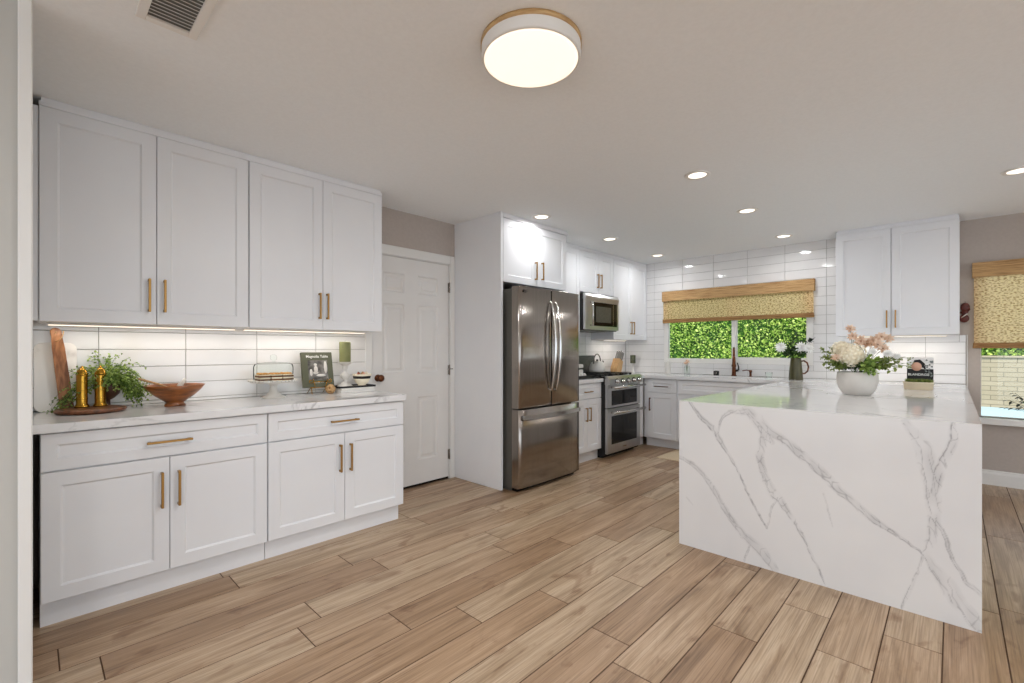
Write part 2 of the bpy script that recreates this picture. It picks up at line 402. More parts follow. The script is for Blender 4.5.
# partition stub at the left end of the cabinets; its cased end faces the kitchen
b = B(); b.box(XW, -2.33, -.125, -.004, 0, CZ)
struct('wall_partition', b, mat('partition_grey', (188, 187, 182), .6))  # even grey, a little darker than the casing strips
b = B(); b.box(-2.345, -2.322, -.128, -.10, 0, CZ, .004).box(-2.33, -2.315, -.03, .006, 0, CZ, .004)
struct('trim_1', b, 'trim', label='white vertical casing on the partition end at the left edge')

# ------------------------------------------------------------------ tiles
def tiles(b, u0, u1, z0, z1, ju, jz, pu, pz, P3, holes=(), g=.0016, th=.008):
    """P3(u, z, depth) -> point; bevelled tiles on a stacked grid, clipped to the rect and round the holes"""
    import itertools
    ku0 = math.floor((u0 - ju) / pu); kz0 = math.floor((z0 - jz) / pz)
    us = [ju + k * pu for k in range(ku0, ku0 + int((u1 - u0) / pu) + 3)]; zs = [jz + k * pz for k in range(kz0, kz0 + int((z1 - z0) / pz) + 3)]
    rects = []
    for ua in us:
        for za in zs:
            r = [max(ua, u0), min(ua + pu, u1), max(za, z0), min(za + pz, z1)]
            if r[1] - r[0] < .006 or r[3] - r[2] < .006: continue
            rs = [r]
            for h in holes:
                out = []
                for q in rs:
                    if q[1] <= h[0] or q[0] >= h[1] or q[3] <= h[2] or q[2] >= h[3]: out.append(q); continue
                    if q[0] < h[0]: out.append([q[0], h[0], q[2], q[3]])
                    if q[1] > h[1]: out.append([h[1], q[1], q[2], q[3]])
                    m0, m1 = max(q[0], h[0]), min(q[1], h[1])
                    if q[2] < h[2]: out.append([m0, m1, q[2], h[2]])
                    if q[3] > h[3]: out.append([m0, m1, h[3], q[3]])
                rs = out
            rects += rs
    for a, c, d, e_ in rects:
        if c - a < .006 or e_ - d < .006: continue
        a += g; c -= g; d += g; e_ -= g; e = .0016
        t = [random.uniform(-.0004, .0004) for _ in range(4)]
        o_ = [b.bm.verts.new(P3(*p)) for p in ((a, d, 0), (c, d, 0), (c, e_, 0), (a, e_, 0))]
        m_ = [b.bm.verts.new(P3(*p)) for p in ((a, d, th - e), (c, d, th - e), (c, e_, th - e), (a, e_, th - e))]
        i_ = [b.bm.verts.new(P3(*p)) for p in ((a + e, d + e, th + t[0]), (c - e, d + e, th + t[1]), (c - e, e_ - e, th + t[2]), (a + e, e_ - e, th + t[3]))]
        b.bm.faces.new(i_)
        for q in range(4):
            b.bm.faces.new((o_[q], o_[(q + 1) % 4], m_[(q + 1) % 4], m_[q])); b.bm.faces.new((m_[q], m_[(q + 1) % 4], i_[(q + 1) % 4], i_[q]))
random.seed(11)
b = B(); tiles(b, .0, 1.955, .915, 1.42, .268, .934, .411, .1025, lambda u, z, d: (XW + .002 + d, u, z))
b.mi = 1; b.box(XW, XW + .005, .0, 1.955, .915, 1.42)
tag(b.build('tile_backsplash', ['tile', 'grout']), 'glossy white stacked tile backsplash behind the counter by the six-panel door', 'backsplash')
b = B(); tiles(b, 3.84, YW - .012, .915, 1.474, 4.25, .893, .407, .1047, lambda u, z, d: (XW + .002 + d, u, z), holes=[(3.8, 4.453, 1.368, 2), (5.19, 6.2, 1.368, 2)])
b.mi = 1; b.box(XW, XW + .005, 3.84, YW - .012, .915, 1.368)
tag(b.build('tile_backsplash', ['tile', 'grout']), 'glossy white tile backsplash behind the range under the microwave', 'backsplash')
b = B(); hole = (W1[0] + .0, W1[1] - .0, W1[2], W1[3])
tiles(b, XW + .012, .089, .915, CZ, -1.01, .893, .4075, .1047, lambda u, z, d: (u, YW - .002 - d, z), holes=[hole, (.044, .2, 1.378, CZ + .1)])
b.mi = 1; b.box(XW, W1[0], YW - .005, YW, .915, CZ).box(W1[1], .044, YW - .005, YW, .915, CZ).box(.044, .089, YW - .005, YW, .915, 1.378).box(W1[0], W1[1], YW - .005, YW, .915, W1[2]).box(W1[0], W1[1], YW - .005, YW, W1[3], CZ)
tag(b.build('tile_backsplash', ['tile', 'grout']), 'glossy white stacked tile covering the window wall from counter to ceiling', 'backsplash')
b = B(); b.box(.0935, .101, YW - .013, YW, .0, 1.38, .002)
struct('trim_2', b, 'trim', label='white edging strip at the right end of the wall tile')

# ------------------------------------------------------------------ windows
def window(name, x0, x1, z0, z1, mull, fw, yF, label):
    w = thing(name, label, None, ((x0 + x1) / 2, YW, z0), kind='structure'); cx = (x0 + x1) / 2
    L0, L1, H = x0 - cx, x1 - cx, z1 - z0
    b = B(); y0, y1 = yF, yF + .05
    b.box(L0, L0 + fw, y0, y1, 0, H, .003).box(L1 - fw, L1, y0, y1, 0, H, .003).box(L0 + fw, L1 - fw, y0, y1, 0, fw, .003).box(L0 + fw, L1 - fw, y0, y1, H - fw, H, .003)
    b.build('window_frame', 'white', w)
    m = mull - cx
    b = B(); b.box(m - .024, m + .024, y0 - .004, y1, fw, H - fw, .003); b.build('mullion', 'white', w)
    b = B(); s = .022  # sliding sash on the right, set back
    b.box(m + .024, m + .024 + s * .5, y0 + .015, y1, fw, H - fw).box(m + .036, L1 - fw, y0 + .015, y1, fw, fw + s).box(L1 - fw - s * .4, L1 - fw, y0 + .015, y1, fw, H - fw)
    b.build('sliding_sash', 'white', w)
    b = B(); b.box(L0 + fw, m - .024, y0 + .02, y0 + .024, fw, H - fw); b.build('pane', 'pane', w)
    b = B(); b.box(m + .036, L1 - fw, y0 + .034, y0 + .038, fw + s, H - fw); b.build('pane', 'pane', w)
    return w
window('window_1', W1[0], W1[1], W1[2], W1[3], -1.985, .062, -.01, 'white framed sliding window over the kitchen sink')
w2 = window('window_2', W2[0], W2[1], W2[2], W2[3], .87, .006, .06, 'window beside the peninsula looking onto the block wall')
b = B(); b.box(W2[0] - .02, W2[1] + .02, YW - .055, YW + .06, W2[2] - .06, W2[2], .004)
struct('trim_3', b, 'trim', label='pale window sill below the right-hand window')
b = B(); b.xprism([(YW, 0), (YW - .016, 0), (YW - .016, .1), (YW - .011, .118), (YW - .011, .128), (YW, .135)], .101, 4.6)
struct('baseboard_back', b, 'trim')
# woven shades
def shade(x0, x1, z0, z1, zv, label, y=YW):
    t = thing('woven_shade', label, 'window shade', ((x0 + x1) / 2, y - .01, z1), group=None); h = (x1 - x0) / 2; H = z1 - z0
    b = B(); b.box(-h, h, -.055, -.045, -(z1 - zv), 0, .002).box(-h, -h + .01, -.045, 0, -(z1 - zv), 0).box(h - .01, h, -.045, 0, -(z1 - zv), 0).box(-h, h, -.045, 0, -.01, 0)
    b.build('valance', 'valance', t)
    b = B(); n = 60
    for i in range(n):
        za = -.02 - (H - .05) * i / n; zb = -.02 - (H - .05) * (i + 1) / n
        b.poly([(-h + .012, -.03, za), (h - .012, -.03, za), (h - .012, -.03, zb), (-h + .012, -.03, zb)])
    b.build('woven_panel', 'shade', t)
    b = B(); b.box(-h + .004, h - .004, -.042, -.022, -H, -H + .028, .005, 2).box(-h + .006, h - .006, -.046, -.034, -H + .024, -H + .052, .005, 2)
    b.build('folded_hem', 'hem', t)
    return t
shade(-2.908, -1.115, 1.603, 2.033, 1.90, 'woven bamboo shade pulled halfway down over the sink window')
shade(.129, 1.61, 1.252, 2.043, 1.905, 'tall woven bamboo shade on the window right of the peninsula')

# ------------------------------------------------------------------ door
d = thing('door_1', 'white six-panel interior door between the left cabinets and the refrigerator panel', None, (XW, DY0, 0), R(90), kind='structure')
DW = DY1 - DY0
b = B()
cols = [(.105, .323), (.462, .684)]; rows = [(.235, .81), (1.035, 1.64), (1.74, 1.91)]
xs = [0, .105, .323, .462, .684, DW]; zs = [.02, .235, .81, 1.035, 1.64, 1.74, 1.91, DZ]
yF = .006
for i in range(5):
    for j in range(7):
        pan = i in (1, 3) and j in (1, 3, 5)
        x0, x1, z0, z1 = xs[i], xs[i + 1], zs[j], zs[j + 1]
        if not pan: b.poly([(x0, yF, z0), (x1, yF, z0), (x1, yF, z1), (x0, yF, z1)])
        else:
            def rg(dd, yy): return [(x0 + dd, yy, z0 + dd), (x1 - dd, yy, z0 + dd), (x1 - dd, yy, z1 - dd), (x0 + dd, yy, z1 - dd)]
            rr = [rg(0, yF), rg(.012, yF + .012), rg(.03, yF + .011), rg(.045, yF + .003)]
            for a, c in zip(rr, rr[1:]):
                for k in range(4): b.poly([a[k], a[(k + 1) % 4], c[(k + 1) % 4], c[k]])
            b.poly(rr[-1])
b.box(0, DW, .022, .045, .02, DZ)
bmesh.ops.remove_doubles(b.bm, verts=b.bm.verts[:], dist=.0002)
b.build('door_slab', 'door', d)
b = B(); b.box(0, DW, .01, .06, .003, .0195); b.build('door_gap_shade', 'black', d)  # black bar standing in for the shaded gap under the door
b = B(); mt = Matrix.Rotation(R(90), 4, 'X')
b.lathe([(.0, -.002), (.028, -.002), (.03, .006), (.02, .012), (.012, .016), (.012, .036), (.024, .042), (.03, .055), (.028, .066), (.016, .072), (0, .073)], (.055, yF, 1.0), 24, mt)
b.build('door_knob', 'bronze', d)
for hz in (.235, 1.045, 1.835):
    b = B(); b.box(DW - .012, DW + .006, -.004, .004, hz - .045, hz + .045, .001).tube([(DW + .001, -.008, hz - .05), (DW + .001, -.008, hz + .05)], .006, 8)
    if hz == 1.045: b.tube([(DW - .03, -.02, hz + .01), (DW + .03, -.02, hz + .01)], .005, 6).tube([(DW, -.008, hz + .01), (DW, -.022, hz + .01)], .004, 6)
    b.build('hinge', 'steel', d)
b = B()
b.box(-.067, -.006, -.014, 0, 0, DZ + .09, .004).box(DW + .008, DW + .064, -.014, 0, 0, DZ + .09, .004).box(-.006, DW + .008, -.014, 0, DZ + .008, DZ + .09, .004)
b.box(-.012, -.003, 0, .1, 0, DZ + .01).box(DW + .003, DW + .012, 0, .1, 0, DZ + .01).box(-.012, DW + .012, 0, .1, DZ + .003, DZ + .012)
b.build('door_casing', 'trim', d)

# ================================================================== CABINETS
def pull(parent, x, z, L, vert=True, y=0, m='brass'):
    b = B(); w = .0055; pr = .032
    if vert:
        b.box(x - w, x + w, y - pr, y - pr + .011, z - L / 2, z + L / 2, .0015)
        for s in (-1, 1): b.box(x - w * .9, x + w * .9, y - pr + .01, y, z + s * (L / 2 - .008) - .006, z + s * (L / 2 - .008) + .006)
    else:
        b.box(x - L / 2, x + L / 2, y - pr, y - pr + .011, z - w, z + w, .0015)
        for s in (-1, 1): b.box(x + s * (L / 2 - .012) - .006, x + s * (L / 2 - .012) + .006, y - pr + .01, y, z - w * .9, z + w * .9)
    return b.build('pull_handle', m, parent)
def cabinet(name, label, loc, rz, w, z0, z1, depth, doors, drawers=(), toe=None, group=None, rail=.062, hm='brass'):
    """local x along the face, y=0 the door face, +y to the wall. doors: (x0,x1,z0,z1,handle x,handle z,len)"""
    t = thing(name, label, 'cabinet', loc, rz, group)
    b = B(); b.box(.0, w, .021, depth, z0, .66 if name == 'sink_cabinet' else z1)
    if name == 'sink_cabinet': b.box(0, w, .021, .055, .66, z1)
    b.build('body', 'cab', t)
    for dd in doors:
        o = B().shaker(*dd[:4], rail=rail).build('cabinet_door', 'cab', t)
        if len(dd) > 4 and dd[4] is not None: pull(o, dd[4], dd[5], dd[6], True, 0, hm)
    for dd in drawers:
        o = B().shaker(*dd[:4], rail=.05 if dd[3] - dd[2] > .12 else .03).build('drawer', 'cab', t)
        if len(dd) > 4 and dd[4] is not None: pull(o, dd[4], dd[5], dd[6], False, 0, hm)
    if toe: B().box(0 + toe[1], w - toe[2], toe[0], depth, 0, z0).build('toe_kick', 'cab', t)
    return t
g = .0015
# left base cabinets (face x=-2.89)
XB = -2.89; ZD = .869
def base2(label, y0, y1, ys, hy, dl, dr, endl=0, endr=0):
    w = y1 - y0
    return cabinet('base_cabinet', label, (XB, y0, 0), R(90), w, .113, ZD, abs(XW - XB) - .002,
        [(g, ys - y0 - g, .119, .694, ys - y0 - .034, .534, .18), (ys - y0 + g, w - g, .119, .694, ys - y0 + .037, .532, .18)],
        [(g, w - g, .701, ZD - .003, hy - y0, .777, .19)], toe=(.052, endl, endr))
base2('white shaker base cabinet under the fern and wooden bowl', .030, .957, .493, .492, 0, 0)
base2('white shaker base cabinet under the cake stand and cookbook', .961, 1.879, 1.430, 1.425, 0, 0, 0, .012)
# left upper cabinets (face x=-3.158)
XU = -3.158
def upper2(label, y0, y1, ys, z0, z1, hz, hl, hd=.034, n=2, rail=.062, crown=True):
    w = y1 - y0
    ds = [(g, ys - y0 - g, z0, z1, ys - y0 - hd, hz, hl), (ys - y0 + g, w - g, z0, z1, ys - y0 + hd, hz, hl)] if n == 2 else [(g, w - g, z0, z1)]
    return cabinet('wall_cabinet', label, (XU, y0, 0), R(90), w, z0 + .002, z1, abs(XW - XU) - .002, ds, rail=rail)
_c0 = upper2('white shaker wall cabinet over the fern, at the left end', .028, .937, .480, 1.379, 2.412, 1.535, .18)
upper2('white shaker wall cabinet over the cake stand, next to the door', .941, 1.862, 1.404, 1.379, 2.412, 1.540, .18, .027)
B().box(-.031, -.001, .012, .03, 1.381, 2.412).build('filler_strip', 'cab', _c0)
def crown(label, pts, z0=2.412):
    """small square crown following the cabinet fronts; pts in world x,y"""
    b = B()
    for (xa, ya), (xb, yb) in zip(pts, pts[1:]):
        b.box(min(xa, xb) - .012, max(xa, xb) + .012, min(ya, yb) - .012, max(ya, yb) + .012, z0 + .001, z0 + .024, .002)
        b.box(min(xa, xb) - .004, max(xa, xb) + .004, min(ya, yb) - .004, max(ya, yb) + .004, z0 + .024, CZ - .001)
    tag(b.build('crown_molding', 'cab'), label, 'molding')
crown('thin white crown strip on top of the cabinets at the left', [(XU - .01, .04), (XU - .01, 1.85)])
def strip(label, loc, rz, w, power, dist=.06, col=(1, .93, .84)):
    t = thing('under_cabinet_light', label, 'light', loc, rz)
    B().box(0, w, 0, .028, -.010, 0, .002).build('channel', 'white', t)
    B().box(.004, w - .004, .004, .024, -.0125, -.0101).build('diffuser', 'strip', t)
    area('strip_lamp', t, (w / 2, .014, -.016), w * .96, power, col, (0, 0, 0), .02)
    return t
strip('warm light strip under the cabinet over the fern', (XW + .15, .06, 1.3795), R(90), .86, 1.15)
strip('warm light strip under the cabinet over the cake stand', (XW + .15, .97, 1.3795), R(90), .86, 1.15)

# refrigerator surround
tag(B().box(XW, -2.87, 2.857, 2.886, 0, CZ - .001, .0015).build('tall_end_panel', 'cab'), 'tall white end panel left of the refrigerator', 'panel')
tag(B().box(XW, -2.87, 3.812, 3.832, 0, 1.835).build('tall_end_panel', 'cab'), 'white panel hidden at the right side of the refrigerator', 'panel')
cabinet('wall_cabinet', 'white cabinet above the refrigerator', (-2.87, 2.8875, 0), R(90), .942, 1.843, 2.412, .63,
        [(.002, .4565, 1.843, 2.408, .429, 1.985, .17), (.4595, .918, 1.843, 2.408, .516 + .01, 1.992, .17)])
crown('thin white crown strip above the refrigerator cabinet', [(-2.88, 2.90), (-2.88, 3.82)])
upper2('narrow white wall cabinet between refrigerator cabinet and microwave', 3.836, 4.450, 4.14, 1.38, 2.412, 1.5, .16, n=1, rail=.058)
upper2('short white wall cabinet over the microwave', 4.453, 5.190, 4.850, 1.925, 2.412, 2.08, .17, .035)
upper2('tall white wall cabinet in the corner right of the microwave', 5.193, 6.085, 5.655, 1.372, 2.412, 1.53, .17, .036)
crown('thin white crown strip over the microwave and corner cabinets', [(XU - .01, 3.85), (XU - .01, 6.07)])
strip('small warm light strip under the corner wall cabinet', (XW + .19, 5.25, 1.372), R(90), .55, 1.0)
# base left of the range
cabinet('base_cabinet', 'narrow white base cabinet between refrigerator and range', (XB, 3.86, 0), R(90), .632, .113, ZD, .615,
        [(.09, .355, .119, .694, .325, .53, .15), (.358, .63, .119, .694, .39, .53, .15)], [(.09, .63, .701, ZD - .003, .36, .777, .14)], toe=(.052, 0, .0))
# corner + window run
cabinet('base_cabinet', 'white corner base filler cabinet right of the range', (XB, 5.262, 0), R(90), .216, .113, ZD, .615, [(.001, .214, .119, ZD - .003)], toe=(.052, 0, -.086), rail=.045)
cabinet('base_cabinet', 'white base cabinet with one drawer and door left of the sink', (-2.889, 5.48, 0), 0, .446, .113, ZD, .6,
        [(.066, .432, .119, .694, .094, .545, .165)], [(.066, .432, .701, ZD - .003, .249, .777, .18)], toe=(.085, 0, 0), hm='bronze')
cabinet('sink_cabinet', 'white sink base cabinet under the kitchen window', (-2.440, 5.48, 0), 0, 1.0, .113, ZD, .6,
        [(.008, .498, .119, .694, .46, .55, .165), (.502, .99, .119, .694, .54, .55, .165)], [(.008, .99, .701, ZD - .003)], toe=(.085, 0, 0), hm='bronze')
# peninsula cabinets, doors facing the sink side
for k, (ya, yb, lb) in enumerate(((2.94, 3.78, 'nearest the waterfall end'), (3.782, 4.62, 'in the middle of the peninsula'), (4.622, 5.46, 'nearest the sink run'))):
    w = yb - ya
    cabinet('peninsula_cabinet', 'white base cabinet under the peninsula counter, ' + lb, (-1.235, yb, 0), R(-90), w, .113, ZD, .62,
            [(.003, w / 2 - .002, .119, .694, w / 2 - .04, .53, .16), (w / 2 + .002, w - .003, .119, .694, w / 2 + .04, .53, .16)], [(.003, w - .003, .701, ZD - .003, w / 2, .777, .19)], toe=(.06, 0, 0))
tag(B().box(-.6, -.58, 2.94, 6.09, 0, .872).build('peninsula_back_panel', 'cab'), 'white back panel under the overhang of the peninsula', 'panel')
# right wall cabinet over the peninsula end
cabinet('wall_cabinet', 'white two-door wall cabinet over the peninsula, right of the window', (-.876, 5.748, 0), 0, .92, 1.379, 2.412, .34,
        [(.002, .4425, 1.379, 2.412, .413, 1.535, .17), (.4475, .918, 1.379, 2.412, .478, 1.535, .17)])
crown('thin white crown strip on the cabinet over the peninsula', [(-.864, 5.757), (.032, 5.757)])
strip('light strip under the wall cabinet over the peninsula', (-.80, 5.86, 1.3785), 0, .76, 2.0, col=(1, .93, .84))

# ================================================================== COUNTERS
b = B(); b.box(XW, -2.862, .004, 1.885, .874, .914, .002)
tag(b.build('countertop', 'quartz'), 'white quartz countertop on the left base cabinets', 'countertop')
b = B(); b.box(XW, -2.862, 3.835, 4.492, .874, .914, .002)
tag(b.build('countertop', 'quartz'), 'small piece of white quartz countertop between refrigerator and range', 'countertop')
SX0, SX1, SY0, SY1 = -2.32, -1.62, 5.56, 5.94
b = B()
b.box(XW, -2.862, 5.262, 5.455, .874, .914).box(XW, SX0, 5.455, 6.088, .874, .914).box(SX1, -1.2665, 5.455, 6.088, .874, .914)
b.box(SX0, SX1, 5.455, SY0, .874, .914).box(SX0, SX1, SY1, 6.088, .874, .914)
bmesh.ops.remove_doubles(b.bm, verts=b.bm.verts[:], dist=.0001)
tag(b.build('countertop', 'quartz'), 'L-shaped white quartz countertop around the kitchen sink and corner', 'countertop')
b = B(); t_ = .012
b.box(SX0, SX1, SY0, SY1, .70, .712).box(SX0 - t_, SX0, SY0 - t_, SY1 + t_, .70, .8735).box(SX1, SX1 + t_, SY0 - t_, SY1 + t_, .70, .8735).box(SX0, SX1, SY0 - t_, SY0, .70, .8735).box(SX0, SX1, SY1, SY1 + t_, .70, .8735)
tag(b.build('kitchen_sink', 'ceramic'), 'white undermount sink below the kitchen window', 'sink')

# peninsula slab with waterfall end: vein pattern painted per vertex from traced centre lines
PX0, PX1, PY0 = -1.268, .092, 2.876
veins = [
 ([(70,75),(95,110),(130,145),(150,180),(170,215),(190,250),(215,300),(240,350),(252,375)], [4,6,9,6,4,3,3,3,2], .75),
 ([(135,150),(140,125),(147,108),(165,97),(185,98),(205,93)], [2,3,4,6,7,8], .5),
 ([(175,100),(205,95),(225,112),(240,135),(252,158),(262,170)], [5,14,18,20,18,8], .55),
 ([(205,92),(250,140),(300,170),(340,205),(385,245),(430,290),(480,335),(530,370),(575,400),(620,432)], [6,12,12,14,13,12,12,9,5,3], .72),
 ([(245,150),(235,200),(245,245),(265,290),(300,330),(330,380),(360,440),(388,505)], [14,12,10,14,8,5,4,2], .62),
 ([(252,375),(262,330),(275,300)], [2,3,3], .4),
 ([(48,205),(75,220),(105,250),(130,285),(150,320),(175,360),(195,390),(235,420),(270,470)], [5,7,8,8,8,10,13,16,12], .55),
 ([(195,385),(212,410),(200,450)], [4,4,3], .5),
 ([(575,120),(600,150),(620,185),(632,230),(640,290),(645,345),(640,400),(625,432),(650,470),(680,510),(705,555),(760,608)], [10,14,18,24,18,14,10,9,14,18,20,24], .55),
 ([(688,125),(692,165),(675,205),(655,245),(645,290)], [6,10,12,14,9], .8),
 ([(645,350),(670,390),(690,450),(720,500),(757,530)], [6,6,5,6,8], .6),
 ([(620,440),(600,490),(583,525),(568,560)], [3,4,6,3], .5),
 ([(388,290),(398,330),(405,370)], [2,2,1.5], .25),
 ([(60,300),(75,318)], [2,2], .2),
]
th_ = R(43.73); c_, s_ = math.cos(th_), math.sin(th_)
def onfront(a, q):
    u, v = 660 + a / 2.354, 370 + q / 2.354
    A = (u - 512) / 460.87; Bz = -(v - 349.4) / 460.87
    rx, ry = A * c_ - s_, A * s_ + c_; t = PY0 / ry
    return rx * t, 1.242 + Bz * t, ry
segs = []
for pts, ws, inten in veins:
    q = [onfront(*p) for p in pts]
    sc = [PY0 / p[2] / 460.87 / 2.354 for p in q]
    for k in range(len(q) - 1):
        segs.append((q[k][0], q[k][1], q[k + 1][0], q[k + 1][1], ws[k] * sc[k] * .62, ws[k + 1] * sc[k + 1] * .62, inten))
import numpy as np
def veinfield(X, Z):
    """strength 0..1 of the vein pigment at arrays X, Z (metres on the slab face)"""
    n = X.size; wx = np.empty(n); wz = np.empty(n); fine = np.empty(n); fin2 = np.empty(n); ridge = np.empty(n)
    for i in range(n):
        x, z = float(X[i]), float(Z[i])
        a = noise.noise_vector(Vector((x * 9, z * 9, 3.1))); a2 = noise.noise_vector(Vector((x * 34, z * 34, 7.7)))
        wx[i] = a[0] * .009 + a2[0] * .0045; wz[i] = a[1] * .009 + a2[1] * .0045
        ridge[i] = noise.noise(Vector((x * 30 + z * 12, z * 17 - x * 9, 5.5)))
        fine[i] = noise.noise(Vector((x * 60, z * 60, 1.3))); fin2[i] = noise.noise(Vector((x * 22, z * 14, 9.3)))
    x = X + wx; z = Z + wz; out = np.zeros(n); crack = np.exp(-(ridge / .05) ** 2)
    for x0, z0, x1, z1, w0, w1, it in segs:
        dx, dz = x1 - x0, z1 - z0; L2 = dx * dx + dz * dz
        t = np.clip(((x - x0) * dx + (z - z0) * dz) / L2, 0, 1)
        dist = np.hypot(x - x0 - t * dx, z - z0 - t * dz); w = w0 + (w1 - w0) * t
        sgn = np.sign((x - x0) * dz - (z - z0) * dx) * dist
        mask = np.clip(1.3 - (dist / (w * 1.3 + .001)) ** 2, 0, 1)
        body = mask * (.24 + .32 * fin2) + mask * crack * .62
        edge = np.exp(-((sgn - w * .8 * (1 + .6 * fin2)) / .0016) ** 2) * (.7 + 1.3 * fine) + np.exp(-((sgn + w * .6 * (1 - .7 * fin2)) / .0014) ** 2) * (.4 + 1.4 * fin2)
        edge = np.clip(edge, 0, 1) * (t > 0) * (t < 1)
        out = np.maximum(out, it * np.clip(body + edge, 0, 1.15))
    return np.clip(out, 0, 1)
pen = thing('peninsula_counter', 'large white quartz peninsula counter with grey veined waterfall end', 'countertop', ((PX0 + PX1) / 2, PY0, 0))
ox = (PX0 + PX1) / 2
nx, nz = 390, 262
b = B(); gv = {}
hx = (PX1 - PX0) / 2
vs = [[b.bm.verts.new((-hx + 2 * hx * i / nx, 0, .914 * j / nz)) for i in range(nx + 1)] for j in range(nz + 1)]
for j in range(nz):
    for i in range(nx): b.bm.faces.new((vs[j][i], vs[j][i + 1], vs[j + 1][i + 1], vs[j + 1][i]))
# sides and back of the end slab
bk = [b.bm.verts.new(p) for p in ((-hx, .04, 0), (hx, .04, 0), (hx, .04, .8735), (-hx, .04, .8735))]
b.bm.faces.new(bk[::-1])
for i_, pts in ((0, [vs[j][0] for j in range(0, nz + 1)]), (nx, [vs[j][nx] for j in range(0, nz + 1)])):
    bb = [bk[0], bk[3]] if i_ == 0 else [bk[1], bk[2]]
    top = b.bm.verts.new((vs[0][i_].co.x, .04, .914))
    b.bm.faces.new(pts + [top, bb[1], bb[0]])
b.bm.faces.new([vs[0][i] for i in range(nx + 1)] + [bk[1], bk[0]])
b.bm.faces.ensure_lookup_table()
wf = b.build('waterfall_panel', 'quartz_v', pen)
me = wf.data; co = np.empty(len(me.vertices) * 3); me.vertices.foreach_get('co', co); co = co.reshape(-1, 3)
vf = veinfield(co[:, 0] + ox, co[:, 2]); vf[co[:, 1] > .001] = 0
at = me.attributes.new('vein', 'FLOAT', 'POINT'); at.data.foreach_set('value', vf.astype(np.float32))
b = B(); b.box(-hx, hx, .0405, 6.088 - PY0, .874, .914)
b.build('top_slab', 'quartz', pen)
# sliver that closes the mitre between end and top
B().box(-hx, hx, .0002, .0405, .9136, .914).build('mitre_edge', 'quartz', pen)

# ================================================================== APPLIANCES
# refrigerator: local x along the face, y=0 at the door face, +y into the recess
FY0, FW = 2.904, .888
fr = thing('refrigerator', 'tall stainless steel french-door refrigerator with bottom freezer', 'refrigerator', (-2.684, FY0, 0), R(90))
B().box(.006, FW - .006, .105, .78, .03, 1.775, .004).box(.02, FW - .02, .12, .75, 0.0, .03).build('body', 'fside', fr)
B().box(.03, FW - .03, .06, .2, .0, .034).build('base_grille', 'black', fr)
def curved_door(x0, x1, z0, z1, parent, name, m='steel', bow=.012, th=.095):
    b = B(); n = 16; fr_, bk_ = [], []
    for z in (z0, z0 + .004, z1 - .004, z1):
        row = []
        for k in range(n + 1):
            t = k / n; x = x0 + (x1 - x0) * t
            gx = (x - 0) / FW; y = bow * (2 * gx - 1) ** 2 + (.004 if z in (z0, z1) else 0)
            e = min(t, 1 - t) * (x1 - x0)
            if e < .006: y += .006
            row.append(b.bm.verts.new((x, y, z)))
        fr_.append(row)
    for a, c in zip(fr_, fr_[1:]):
        for k in range(n):
            f = b.bm.faces.new((a[k], a[k + 1], c[k + 1], c[k])); f.smooth = True
    B4 = [b.bm.verts.new(p) for p in ((x0, th, z0), (x1, th, z0), (x1, th, z1), (x0, th, z1))]
    b.bm.faces.new(B4[::-1]); b.bm.faces.new([r[0] for r in fr_][::-1] + [B4[0], B4[3]]); b.bm.faces.new([r[-1] for r in fr_] + [B4[2], B4[1]])
    b.bm.faces.new(fr_[0][::-1] + [B4[0], B4[1]]); b.bm.faces.new(fr_[-1] + [B4[2], B4[3]])
    return b.build(name, m, parent)
xm = .4445
dl = curved_door(.0, xm - .002, .728, 1.792, fr, 'fridge_door')
dr = curved_door(xm + .002, FW, .728, 1.792, fr, 'fridge_door')
fz = curved_door(.0, FW, .035, .716, fr, 'freezer_drawer')
def arc_handle(parent, x, z0, z1, bowv, w=.013):
    b = B(); pts = []
    for k in range(25):
        t = k / 24; z = z0 + (z1 - z0) * t; y = -.012 - bowv * math.sin(math.pi * t) ** .8
        pts.append((x, y, z))
    b.tube(pts, [.009 + .006 * math.sin(math.pi * k / 24) for k in range(25)], 10)
    for z, yy in ((z0 + .01, 0), (z1 - .01, 0)): b.tube([(x, -.014, z), (x, .006, z)], .012, 10)
    return b.build('door_handle', 'chrome', parent)
arc_handle(dl, xm - .035, .86, 1.685, .055); arc_handle(dr, xm + .035, .86, 1.685, .055)
b = B(); pts = [(.03 + (FW - .06) * k / 24, -.014 - .04 * math.sin(math.pi * k / 24) ** .7, .652) for k in range(25)]
for i in range(24):
    (xa, ya, _), (xb, yb, _) = pts[i], pts[i + 1]
    for q in ([(xa, ya, .632), (xb, yb, .632), (xb, yb, .668), (xa, ya, .668)], [(xa, ya + .014, .632), (xa, ya + .014, .668), (xb, yb + .014, .668), (xb, yb + .014, .632)],
              [(xa, ya, .668), (xb, yb, .668), (xb, yb + .014, .668), (xa, ya + .014, .668)], [(xa, ya, .632), (xa, ya + .014, .632), (xb, yb + .014, .632), (xb, yb, .632)]): b.poly(q)
b.box(.028, .05, -.02, .012, .634, .666).box(FW - .05, FW - .028, -.02, .012, .634, .666)
b.build('door_handle', 'chrome', fz)
def text(s, size, m, parent, mtx, ext=.0004, bold=False):
    cu = bpy.data.curves.new('lettering', 'FONT'); cu.body = s; cu.size = size; cu.extrude = ext; cu.align_x = 'CENTER'; cu.align_y = 'CENTER'
    if bold: cu.offset = size * .015
    to = bpy.data.objects.new('tmp', cu); COL.objects.link(to); dg = bpy.context.evaluated_depsgraph_get()
    me = bpy.data.meshes.new_from_object(to.evaluated_get(dg)); bpy.data.objects.remove(to)
    me.name = 'lettering'; me.materials.append(M[m]); o = bpy.data.objects.new('lettering', me); COL.objects.link(o); o.parent = parent; o.matrix_local = mtx
    return o
